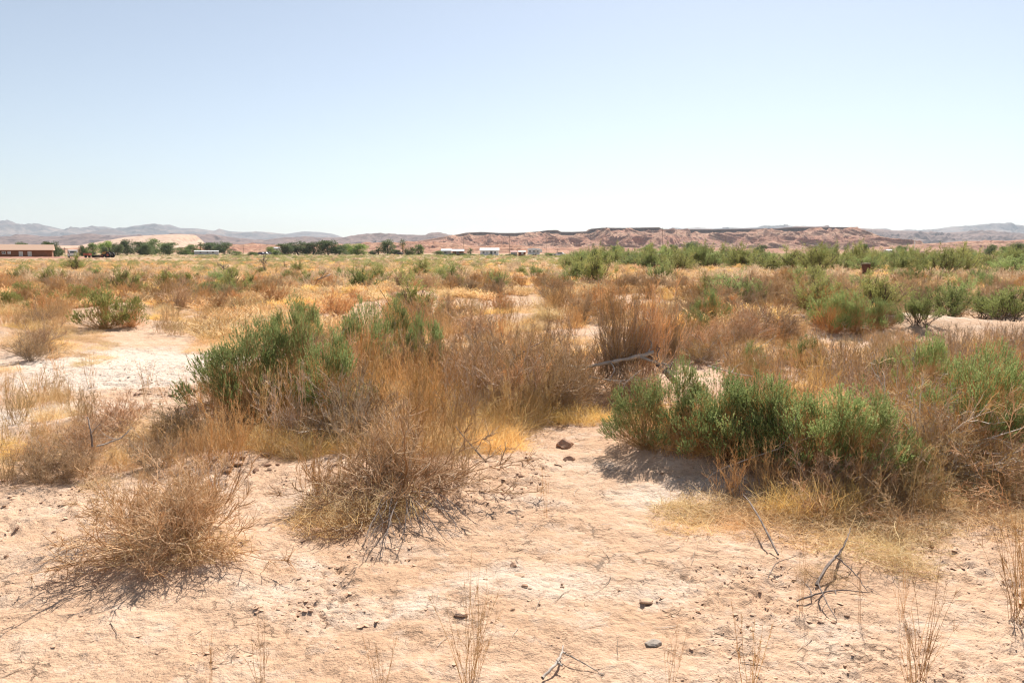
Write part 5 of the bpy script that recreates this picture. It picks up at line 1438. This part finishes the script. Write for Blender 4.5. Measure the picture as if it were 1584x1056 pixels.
def tractor():
    x = at_dist(167, HORIZON, 200)[0]
    r = tag(empty('tractor', (x, 200, .2), math.radians(78)), 'rusty orange tractor loader with an open cab parked on the red bank', 'tractor')
    solid('hood', [prism([(.1, .8), (.1, 1.5), (1.35, 1.35), (1.4, .8)], -.35, .35)], M['yellow'], r, .04)
    solid('chassis', [box(0, .2, .5, .5, 2.8, .3)], M['darkmetal'], r)
    c = solid('cab', [box(-.5, -.85, .95, .07, .07, 1.4), box(.5, -.85, .95, .07, .07, 1.4), box(-.5, .05, .95, .07, .07, 1.4), box(.5, .05, .95, .07, .07, 1.4), box(0, -.4, 2.35, 1.25, 1.25, .09), box(0, -.4, .8, 1.05, 1.0, .3)], M['darkmetal'], r)
    solid('seat', [box(0, -.55, 1.1, .5, .45, .12), box(0, -.78, 1.2, .5, .1, .5)], M['rubber'], c)
    for s in (-1, 1):
        w = solid('rear_wheel', [cyl(s * .75, -.6, .68, .68, .4, 'x', 20)], M['rubber'], r); solid('rim', [cyl(s * .955, -.6, .68, .36, .03, 'x', 16)], M['red'], w)
        w = solid('front_wheel', [cyl(s * .65, 1.1, .42, .42, .26, 'x', 16)], M['rubber'], r); solid('rim', [cyl(s * .785, 1.1, .42, .22, .03, 'x', 14)], M['red'], w)
        solid('loader_arm', [prism([(-.1, 1.15), (-.1, 1.3), (1.6, .85), (2.15, .35), (2.05, .25), (1.5, .68)], s * .5 - .05, s * .5 + .05)], M['yellow'], r)
    solid('bucket', [prism([(2.0, .1), (2.0, .7), (2.15, .75), (2.2, .25), (2.7, .12), (2.7, .05)], -.95, .95)], M['darkmetal'], r)
    solid('exhaust_pipe', [cyl(.15, .9, 1.4, .04, .7, 'z', 8)], M['darkmetal'], r)
tractor()
def cart():
    x = at_dist(135, HORIZON, 202)[0]
    r = tag(empty('utility_trailer', (x, 202, .15), math.radians(85)), 'small dark red box trailer parked between the van and the tractor', 'trailer')
    solid('box', [box(0, 0, .55, 1.3, 1.5, .62)], M['red'], r, .02); solid('drawbar', [box(0, 1.2, .5, .08, 1.1, .08)], M['darkmetal'], r)
    for s in (-1, 1): solid('wheel', [cyl(s * .76, 0, .33, .33, .18)], M['rubber'], r)
    x = at_dist(148, HORIZON, 203)[0]
    r = tag(empty('farm_implement', (x, 203, .15), math.radians(90)), 'low dark farm implement standing beside the box trailer left of the tractor', 'farm machine')
    solid('frame', [box(0, 0, .5, .1, 2.2, .1), box(-.5, 0, .5, .1, 1.8, .1), box(.5, 0, .5, .1, 1.8, .1), box(0, -.8, .52, 1.1, .1, .1), box(0, .8, .52, 1.1, .1, .1)], M['darkmetal'], r)
    for k in range(5): solid('disc', [cyl(0, -.8 + .4 * k, .34, .34, .04, 'y' if 0 else 'x')], M['darkmetal'], r)
    solid('seat', [box(0, .3, .9, .4, .35, .35)], M['darkmetal'], r)
cart()
def camper():
    x = at_dist(827, HORIZON, 315)[0]
    r = tag(empty('camper_trailer', (x, 315, .1), 0), 'white camper trailer with dark windows right of the sheds', 'camper trailer')
    solid('body', [prism([(-1.2, .5), (-1.2, 2.65), (-1.0, 2.8), (1.0, 2.8), (1.2, 2.65), (1.2, .5)], -2.7, 1.9)], M['whitep'], r, .05)
    solid('overhang', [prism([(-1.2, 1.35), (-1.2, 2.6), (1.2, 2.6), (1.2, 1.35)], 1.903, 2.9)], M['whitep'], r, .05)
    solid('stripe', [box(-.4, -1.206, 1.1, 4.5, .012, .16)], M['steel'], r)
    for cx, w in ((-1.9, .8), (-.3, .9), (1.2, .6)):
        solid('window', [box(cx, -1.21, 1.5, w, .03, .5)], M['glass'], r)
    solid('door', [box(.5, -1.21, .6, .6, .03, 1.75)], M['cream'], r)
    for yy in (-.5, .35):
        for s in (-1, 1): solid('wheel', [cyl(yy, s * 1.1, .36, .36, .2, 'y')], M['rubber'], r)
    solid('roof_unit', [box(-.6, 0, 2.8, .8, .7, .22)], M['cream'], r, .03)
camper()

def pole(px, top, D, label, arms=1, base_z=0.0):
    p = at_dist(px, top, D); h = p[2] - base_z
    r = tag(empty('utility_pole', (p[0], D, base_z)), label, 'utility pole', 'utility poles')
    a = np.arange(8) * np.pi / 4
    solid('mast', [cyl(0, 0, -.5, 0.12, h + .5, 'z', 8)], M['poleWood'], r)
    for k in range(arms):
        zz = h - .5 - k * .9
        solid('crossarm', [box(0, -.17, zz, 2.4, .1, .12)], M['poleWood'], r)
        for xx in (-1.1, -.5, .5, 1.1): solid('insulator', [cyl(xx, -.17, zz + .12, .05, .16, 'z', 6)], M['steel'], r)
pole(376, 378.5, 420, 'short brown utility pole left of centre in front of the red hills')
pole(717, 361, 640, 'tall utility pole against the left end of the mesa', 2)
pole(788, 362, 560, 'tall utility pole in front of the mesa above the white house', 2)
pole(845, 367, 600, 'slim utility pole in front of the mesa above the camper trailer')
pole(1025, 352.5, 520, 'tall utility pole at the right end of the first mesa cap', 2)
pole(1122, 366, 560, 'slim utility pole above the thicket right of the dark round tree')
pole(862, 385, 400, 'short pole left of the parked white car beyond the field')
pole(100, 383, 300, 'thin short pole right of the brown house')

def tower():
    x = at_dist(1414, HORIZON, 900)[0]; top = at_dist(1414, 368, 900)[2]
    r = tag(empty('mast_tower', (x, 900, 0)), 'thin pale mast with white drums above the thicket on the right', 'mast')
    solid('mast', [cyl(0, 0, -1, .25, top + 1, 'z', 6)], M['whitep'], r)
    for z in (top - 1.6, top - 6): solid('drum', [cyl(0, -.3, z, .9, 1.2, 'z', 10)], M['whitep'], r)
tower()

def stump_post():
    x, y = at_ground(1339, 428); z = hz(x, y)
    h = at_dist(1339, 408, y)[2] - z
    r = tag(empty('wooden_post', (x, y, z), math.radians(28)), 'short thick rusty brown square post standing in the brown field on the right', 'post')
    m = []
    for i in range(4): m.append(0)
    s = .20
    for k in range(4):
        solid('plank', [box((-.5 + k % 2) * s, (-.5 + k // 2) * s, -.3, s - .012, s - .012, h + .3 - .02 * k)], M['postrust'], r, .008)
    solid('cap', [box(0, 0, h + .004, 2 * s + .02, 2 * s + .02, .05)], M['log'], r, .006)
stump_post()

# ------------------------------------------------------------------ dead trees and branches
def branchy(name, label, cat, pts, r0, r1, mat, subs=(), seed=0, group=None, twigs=0, tw_len=.15, sides=7):
    """a bent branch through the points; subs: (along, end point, radius)"""
    rng = np.random.RandomState(seed)
    def smooth(pp, m=5):
        pp = np.array(pp, float); t = np.linspace(0, len(pp) - 1, (len(pp) - 1) * m + 1)
        i = np.minimum(len(pp) - 2, t.astype(int)); f = (t - i)[:, None]
        a = pp[np.maximum(i - 1, 0)]; b = pp[i]; c = pp[i + 1]; d = pp[np.minimum(i + 2, len(pp) - 1)]
        q = .5 * ((2 * b) + (c - a) * f + (2 * a - 5 * b + 4 * c - d) * f ** 2 + (3 * b - a - 3 * c + d) * f ** 3)
        return q + rng.normal(size=q.shape) * r0 * .22
    root = tag(empty(name, tuple(pts[0])), label, cat, group)
    r0, r1 = r0 * .8, r1 * .8
    o = np.array(pts[0])
    q = smooth(pts) - o
    p = Plant(); p.tubes(q[None], (np.linspace(r0, r1, len(q)) * (1 + .12 * rng.normal(size=len(q))))[None], 0, rng, sides)
    obj('main_limb', p.mesh('main_limb', [mat]), root)
    for al, e, rr_ in subs:
        s0 = q[int(al * (len(q) - 1))]; e = np.array(e) - o; md = (s0 + e) / 2 + rng.normal(size=3) * np.linalg.norm(e - s0) * .09
        b = Plant(); bq = smooth([s0, md, e]); b.tubes(bq[None], np.linspace(rr_, rr_ * .35, len(bq))[None], 0, rng, 5)
        if twigs:
            D_ = nrm(np.diff(bq, axis=0)); D_ = np.concatenate([D_, D_[-1:]])
            S_, d_, i, t = sprout(rng, bq[None], D_[None], twigs, .3, 1, .8, 0)
            P_, _ = lines(rng, S_, d_, rng.uniform(.4, 1.1, len(i)) * tw_len, 4, .15, 0)
            b.tubes(P_, taper(len(i), 4, rr_ * .3, rr_ * .12, rng), 0, rng)
        obj('side_branch', b.mesh('side_branch', [mat]), root)
    return root
def g(px, py, dz=0.0):
    x, y = at_ground(px, py); return (x, y, hz(x, y) + dz)
def av(px, py, D): return tuple(at_dist(px, py, D))
# the fallen grey log and its pile
branchy('fallen_log', 'long pale grey fallen log lying across the dark tangle in the centre right', 'log',
        [av(868, 566, 8.6), av(905, 567, 8.55), av(945, 560, 8.6), av(985, 552, 8.7), av(1010, 545, 8.8)], .019, .030, M['log'],
        [(.75, av(1035, 565, 8.5), .02), (.5, av(935, 590, 8.3), .010), (.9, av(1000, 520, 9.0), .012)], 1, twigs=3)
branchy('fallen_log', 'dark broken log end sticking up right of the pale grey log', 'log',
        [av(1044, 590, 8.6), av(1022, 568, 8.7), av(1005, 548, 8.9)], .042, .018, M['logdark'], [(.4, av(1045, 556, 8.8), .016), (.6, av(1018, 530, 9), .010)], 2, twigs=3)
branchy('dead_branch', 'thin pale dead branch in the shade below the grey log', 'branch',
        [av(910, 582, 8.3), av(945, 588, 8.2), av(985, 588, 8.2), av(1015, 582, 8.3)], .010, .006, M['log'], [(.5, av(960, 605, 8), .006), (.7, av(965, 575, 8.3), .005)], 3, 'dead branches of the log pile', 3)
branchy('dead_branch', 'pale forked dead branch leaning in the tangle left of the green bank', 'branch',
        [av(962, 612, 8.0), av(968, 592, 8.0), av(992, 572, 8.1)], .009, .004, M['log'], [(.5, av(955, 590, 8), .005)], 4, 'dead branches of the log pile', 3)
branchy('dead_branch', 'grey pointed stick rising left of the fallen log in the thicket', 'branch',
        [av(795, 555, 9), av(820, 538, 9.1), av(842, 527, 9.2)], .012, .006, M['logdark'], [], 5)
branchy('dead_branch', 'pale dead branches at the right end of the green bank by the sand strip', 'branch',
        [av(1095, 566, 8.2), av(1140, 578, 8.0), av(1165, 582, 7.9)], .010, .004, M['log'], [(.4, av(1150, 560, 8.2), .005)], 6, twigs=3)
# long grey stick in front of the mound
branchy('dead_branch', 'long thin grey stick slanting over the straw in front of the green bank', 'branch',
        [g(1203, 860, .01), g(1165, 815, .12), av(1138, 750, 5.6), av(1127, 712, 5.9)], .0075, .0035, M['logdark'],
        [(.75, av(1175, 690, 5.8), .004), (.8, av(1100, 760, 5.7), .004)], 7, twigs=2)
branchy('dead_branch', 'curved bleached branch arching through the stalks of the mound', 'branch',
        [av(1075, 775, 5.3), av(1100, 735, 5.5), av(1150, 712, 5.5), av(1215, 690, 5.5), av(1262, 672, 5.6)], .007, .004, M['log'], [(.4, av(1160, 745, 5.3), .004), (.7, av(1232, 640, 5.6), .004)], 8, twigs=2)
branchy('dead_branch', 'thin bleached upright fork before the right half of the green bank', 'branch',
        [av(1210, 720, 5.6), av(1226, 690, 5.55), av(1224, 665, 5.5)], .006, .003, M['log'], [(.4, av(1185, 705, 5.6), .003)], 9, twigs=2)
# forked dark sticks lower right
branchy('dead_branch', 'dark forked dead branch standing out of the straw at the lower right', 'branch',
        [g(1262, 910, .02), g(1285, 890, .08), av(1300, 855, 4.15), av(1310, 832, 4.2)], .011, .004, M['logdark'],
        [(.35, tuple(g(1295, 962, .01)), .006), (.4, av(1316, 815, 4.2), .005), (.5, tuple(g(1342, 920, .02)), .005)], 10, twigs=3)
branchy('dead_branch', 'small dark dead branch lying flat below the dark forked one', 'branch',
        [g(1232, 932, .01), g(1262, 925, .02), g(1300, 918, .02), g(1345, 921, .015)], .006, .003, M['logdark'], [(.3, tuple(g(1238, 905, .03)), .004), (.6, tuple(g(1290, 945, .01)), .004)], 11, twigs=2)
branchy('dead_branch', 'thin dark crooked twig left of the dark forked branch', 'branch',
        [g(1188, 897, .01), g(1200, 880, .03), g(1230, 868, .03)], .0045, .002, M['logdark'], [], 12, twigs=2)
# pale log at right edge
branchy('fallen_log', 'pale grey fallen log lying under the bleached twigs at the right edge', 'log',
        [g(1490, 742, .03), g(1530, 738, .05), g(1575, 736, .06), g(1640, 733, .05)], .022, .034, M['log'], [(.3, tuple(g(1545, 752, .03)), .012), (.2, tuple(g(1520, 728, .1)), .010)], 13, twigs=3)
# wood at bottom
branchy('dead_branch', 'weathered grey split piece of wood at the bottom edge right of centre', 'branch',
        [g(838, 1052, .01), g(856, 1038, .02), g(868, 1020, .02), g(871, 1006, .02)], .010, .004, M['log'], [(.8, tuple(g(935, 1044, .005)), .0045), (.5, tuple(g(870, 1038, .02)), .007)], 14)
branchy('dead_branch', 'pale dead branch with broken white tip standing in the splayed dark bush', 'branch',
        [av(606, 755, 5.3), av(616, 742, 5.25), av(622, 732, 5.2), av(626, 722, 5.2)], .012, .006, M['log'], [(.3, av(560, 690, 5.6), .006), (.3, tuple(g(700, 800, .03)), .006)], 15, twigs=3)
rngb = random.Random(5)
for i, (ex, ey) in enumerate([(560, 850), (590, 868), (625, 842), (652, 828), (690, 845), (715, 830), (735, 815), (600, 835), (575, 822)]):
    mx_, my_ = (620 + ex) / 2 + rngb.uniform(-8, 8), (770 + ey) / 2
    branchy('dead_branch', 'low dark dead branch spreading over the sand from the splayed bush', 'branch',
            [g(622, 772, .05), g(mx_, my_, .12), g(ex, ey, .02)], .0062, .0022, M['logdark'],
            [(.45, tuple(g(ex + rngb.uniform(-30, 30), ey - 12, .05)), .003), (.6, tuple(g(ex + rngb.uniform(-25, 25), ey - 4, .03)), .003), (.75, tuple(g(ex + rngb.uniform(-18, 18), ey + 6, .02)), .0025)], 20 + i,
            'low dark branches of the splayed bush', 3, .12, 5)
branchy('dead_branch', 'dark slanting dead branch crossing the golden grass right of the splayed bush', 'branch',
        [av(752, 715, 5.9), av(730, 690, 6.0), av(705, 660, 6.2)], .009, .004, M['logdark'], [(.4, av(745, 680, 6), .004)], 32, twigs=2)
branchy('dead_branch', 'arched pale branch over the front left domed bush', 'branch',
        [g(170, 830, .12), av(205, 800, 4.4), av(260, 788, 4.4), av(300, 800, 4.4)], .008, .004, M['log'], [(.5, av(235, 775, 4.5), .004)], 33, twigs=3)
branchy('dead_branch', 'small dark forked branch standing in the trampled brush on the left', 'branch',
        [av(143, 690, 5.9), av(140, 665, 5.9), av(136, 645, 6.0)], .010, .005, M['logdark'], [(.4, av(155, 655, 6), .005)], 34, twigs=3)
branchy('dead_branch', 'pale low dead branch lying in the trampled brush on the left', 'branch',
        [av(150, 690, 5.7), av(175, 682, 5.8), av(190, 675, 5.8), av(205, 660, 5.9)], .008, .004, M['log'], [(.5, av(160, 672, 5.8), .004)], 35, twigs=3)
def dead_tree(px, base, top, label, seed, wpx=18):
    x, y = at(px, base); z = hz(x, y); h = at_dist(px, top, y)[2] - z; w = wpx / FPX * y
    rr_ = random.Random(seed)
    pts = [(x, y, z - .1), (x + w * .05, y, z + h * .35), (x - w * .05, y, z + h * .7), (x + w * .02, y, z + h)]
    subs = [(rr_.uniform(.2, .8), (x + rr_.uniform(-1, 1) * w, y + rr_.uniform(-.3, .3), z + h * rr_.uniform(.5, 1.05)), h * .018) for _ in range(9)]
    o = branchy('dead_tree', label, 'dead tree', pts, h * .032, h * .010, M['logdark'], subs, seed, 'bare dead trees in the brown field', 5, h * .22)
dead_tree(347, 432, 404, 'small bare dead tree with crooked dark limbs left of centre in the brown field', 41, 16)
dead_tree(409, 424, 392, 'thin bare dead tree with one tall stem in the brown field', 42, 9)
dead_tree(441, 424, 403, 'faint bare leaning dead tree right of the thin tall stemmed one', 43, 12)
dead_tree(1142, 412, 378, 'dark bare-limbed dead tree in front of the olive bush right of centre', 44, 26)
dead_tree(868, 600, 540, 'thin crooked dead sapling left of the grey log', 45, 24)
branchy('dead_branch', 'grey leaning dead branch in the brown field right of the dead trees', 'branch', [g(485, 437, .1), av(497, 430, 34), av(512, 424, 34)], .05, .02, M['logdark'], [(.5, av(505, 418, 34), .02)], 46, twigs=3)

# ------------------------------------------------------------------ stones, clods, litter
def rock_mesh(seed, squash=.6, cone=0.0, sub=2):
    import bmesh
    bm = bmesh.new(); bmesh.ops.create_icosphere(bm, subdivisions=sub, radius=1)
    V = np.array([v.co[:] for v in bm.verts]); F = np.array([[v.index for v in f.verts] for f in bm.faces]); bm.free()
    rng = np.random.RandomState(seed)
    for _ in range(9):          # cut facets
        n = nrm(rng.normal(size=3)); d = rng.uniform(.55, .85)
        e = V @ n - d; V = V - np.maximum(e, 0)[:, None] * n
    V = V * (1 + .12 * (vnoise(V[:, 0] * 3 + seed, V[:, 1] * 3 + V[:, 2] * 2, seed) - .5))[:, None]
    if cone: V[:, :2] *= (1 - cone * np.clip(V[:, 2:3], -.3, 1)) 
    V[:, 2] *= squash
    return V, F
def rock(name, label, cat, px, py, sx, sy, sz, mat, seed, cone=0, group=None, sub=3):
    V, F = rock_mesh(seed, 1, cone, sub)
    me = new_mesh(name, V * np.array([sx, sy, sz]), F, [mat])
    o = obj(name, me); x, y = at_ground(px, py); o.location = (x, y, hz(x, y) + sz * .35)
    return tag(o, label, cat, group)
rock('soil_clod', 'pointed reddish brown clod of earth on the sandy path left of the green bank', 'clod', 875, 690, .088, .07, .062, M['clod'], 1, .75)
rock('soil_clod', 'small reddish clod below the pointed one on the sandy path', 'clod', 881, 711, .05, .04, .025, M['clod'], 2, .4)
rock('flat_stone', 'flat round grey stone half sunk in the sand at the bottom right of centre', 'stone', 1010, 996, .045, .035, .012, M['stone'], 3)
rock('soil_clod', 'dark small clod casting a shadow in the middle of the front sand', 'clod', 795, 875, .022, .02, .014, M['clod'], 4)
rock('soil_clod', 'small clod below the dark one in the middle of the front sand', 'clod', 812, 907, .018, .015, .010, M['clod'], 5)
rock('soil_clod', 'broken crust lump behind the orange stalk bunch at the bottom', 'clod', 712, 950, .04, .028, .012, M['crustclod'], 6)
rock('soil_clod', 'raised crust plate at the right middle of the front sand', 'clod', 1000, 930, .045, .028, .009, M['crustclod'], 7)
rock('soil_clod', 'dark clod at the lower right corner', 'clod', 1578, 1040, .022, .018, .012, M['clod'], 8)
rq = random.Random(8)
lump = [new_mesh('soil_clod', *rock_mesh(60 + k, .75, 0, 1), [M['clod'] if k % 2 else M['crustclod']]) for k in range(6)]
def clods(cx, cy, dx, dy, n, s0, s1, label, group, seed):
    q = random.Random(seed)
    for _ in range(n):
        px, py = cx + q.uniform(-dx, dx), cy + q.uniform(-dy, dy)
        x, y = at(px, py); s = q.uniform(s0, s1)
        o = obj('soil_clod', q.choice(lump)); o.location = (x, y, hz(x, y) + s * .1); o.scale = (s * q.uniform(.8, 1.4), s, s * q.uniform(.6, .9)); o.rotation_euler = (0, 0, q.uniform(0, 6.3))
        tag(o, label, 'clod', group)
clods(262, 606, 58, 5, 26, .02, .06, 'dark red clod on the little eroded step across the left sand', 'clods on the eroded step', 1)
clods(380, 722, 50, 16, 24, .012, .045, 'reddish clod in the broken bank above the front left bush', 'clods of the broken bank', 2)
clods(820, 742, 30, 10, 14, .008, .022, 'clod in the trampled patch on the sandy path', 'clods on the sandy path', 3)
clods(35, 800, 60, 60, 22, .006, .018, 'small clod on the rough sand at the left edge', 'clods at the left edge', 4)
clods(1260, 935, 120, 50, 16, .005, .014, 'small clod around the dark forked dead branches', 'clods at the forked branches', 5)
clods(850, 930, 90, 60, 12, .004, .011, 'small clod on the front sand in the middle', 'clods on the front sand', 6)
# fine crumbs: nobody could count them
def crumbs():
    rng = np.random.RandomState(12); base = [rock_mesh(90 + k, .6, 0, 1) for k in range(4)]
    N_ = 60000
    y = 2.4 + 10 * rng.rand(N_) ** 1.6; x = rng.uniform(-.72, .72, N_) * y
    w = fbm(x * 1.1, y * 1.1, 3, 77)
    k_ = rng.rand(N_) < (.03 + 1.3 * np.clip(w - .47, 0, 1) / .2)
    x, y = x[k_][:7500], y[k_][:7500]; n = len(x)
    z = height(x, y, True); s = rng.uniform(.002, .007, n) * (1 + 1.2 * (rng.rand(n) < .07)); a = rng.uniform(0, 6.28, n)
    Vs, Fs, m = [], [], 0
    for k in range(n):
        V, F = base[k % 4]; ca, sa = math.cos(a[k]), math.sin(a[k])
        R_ = np.array([[ca, sa, 0], [-sa, ca, 0], [0, 0, 1]])
        Vs.append((V * s[k] * [1.5, 1, .7]) @ R_ + [x[k], y[k], z[k] + s[k] * .15]); Fs.append(F + m); m += len(V)
    o = obj('soil_crumbs', new_mesh('soil_crumbs', np.concatenate(Vs), np.concatenate(Fs), [M['crustclod']])); tag(o, 'scattered crumbs of sandy crust on the bare front ground', 'soil crumbs', kind='stuff')
crumbs()
def flakes():
    rng = np.random.RandomState(19)
    N_ = 60000
    y = 2.4 + 11 * rng.rand(N_) ** 1.5; x = rng.uniform(-.72, .72, N_) * y
    w = fbm(x * 1.1, y * 1.1, 3, 77); w2 = fbm(x * 3.3 + 8, y * 3.3, 3, 78)
    k_ = rng.rand(N_) < (.012 + .9 * np.clip(w - .42, 0, 1) / .2 * np.clip((w2 - .52) * 8, 0, 1))
    x, y = x[k_][:3600], y[k_][:3600]; n = len(x)
    z = height(x, y, True)
    m = 6
    Vs, Fs = [], []
    for k in range(n):
        a = np.arange(m) * 2 * np.pi / m + rng.uniform(-.35, .35, m)
        r = rng.uniform(.004, .015) * (1 + 1.1 * (rng.rand() < .08)) * rng.uniform(.55, 1.2, m)
        P_ = np.stack([r * np.cos(a) * 1.3, r * np.sin(a), np.zeros(m)], -1)
        t = rng.uniform(-.3, .3, 2); P_[:, 2] = P_[:, 0] * t[0] + P_[:, 1] * t[1] + rng.uniform(-1, 1, m) * .12 * r
        c_ = rng.uniform(0, 6.28); R_ = np.array([[math.cos(c_), math.sin(c_), 0], [-math.sin(c_), math.cos(c_), 0], [0, 0, 1]])
        P_ = P_ @ R_ + [x[k], y[k], z[k] - P_[:, 2].min() * .6 + .001]
        Vs.append(np.concatenate([P_, P_ - [0, 0, rng.uniform(.0015, .0032)]])); o_ = k * 2 * m
        Fs.append((o_, m))
    F1 = np.array([[o_ + i for i in range(m)] for o_, _ in Fs]); F2 = np.array([[o_ + m + m - 1 - i for i in range(m)] for o_, _ in Fs])
    F3 = np.array([[o_ + (i + 1) % m, o_ + i, o_ + m + i, o_ + m + (i + 1) % m] for o_, _ in Fs for i in range(m)])
    o = obj('crust_flakes', new_mesh('crust_flakes', np.concatenate(Vs), [F1, F2, F3], [M['crustclod']])); tag(o, 'thin lifted flakes of dried soil crust on the front ground', 'crust flakes', kind='stuff')
flakes()
def litter():
    rng = np.random.RandomState(14); p = Plant()
    n = 2600
    y = 2.6 + 12 * rng.rand(n) ** 1.2; x = rng.uniform(-.72, .72, n) * y
    w = fbm(x * .6, y * .6, 3, 61)
    keep = rng.rand(n) < np.clip((w - .38) * 5, .10, 1) * np.where(y < 5.2, .5, 1)
    x, y = x[keep], y[keep]; n = len(x)
    S_ = np.stack([x, y, height(x, y, True) + .006], -1)
    P_, _ = lines(rng, S_, cone_dirs(rng, n, 82, 92), rng.uniform(.03, .22, n), 4, .18, 0)
    P_[..., 2] = height(P_[..., 0], P_[..., 1], True) + .005
    p.tubes(P_, taper(n, 4, .0020, .0010, rng), 0, rng)
    o = obj('fallen_twigs', p.mesh('fallen_twigs', [M['grey']])); tag(o, 'loose thin dead twigs littering the sand between the bushes', 'twig litter', kind='stuff')
litter()

# ------------------------------------------------------------------ air
def haze():
    m, nt, N, L, out = mat_base('haze_air')
    v = N.new('ShaderNodeVolumePrincipled')
    v.inputs['Color'].default_value = (.80, .90, 1.0, 1)
    v.inputs['Density'].default_value = 6.3e-5
    v.inputs['Anisotropy'].default_value = .1
    L.new(v.outputs[0], out.inputs['Volume'])
    B = 13000.0
    V, F = box(0, 0, -3, 2 * B, 2 * B, 463)
    o = obj('haze', new_mesh('haze', V, F, [m])); o['kind'] = 'stuff'
haze()
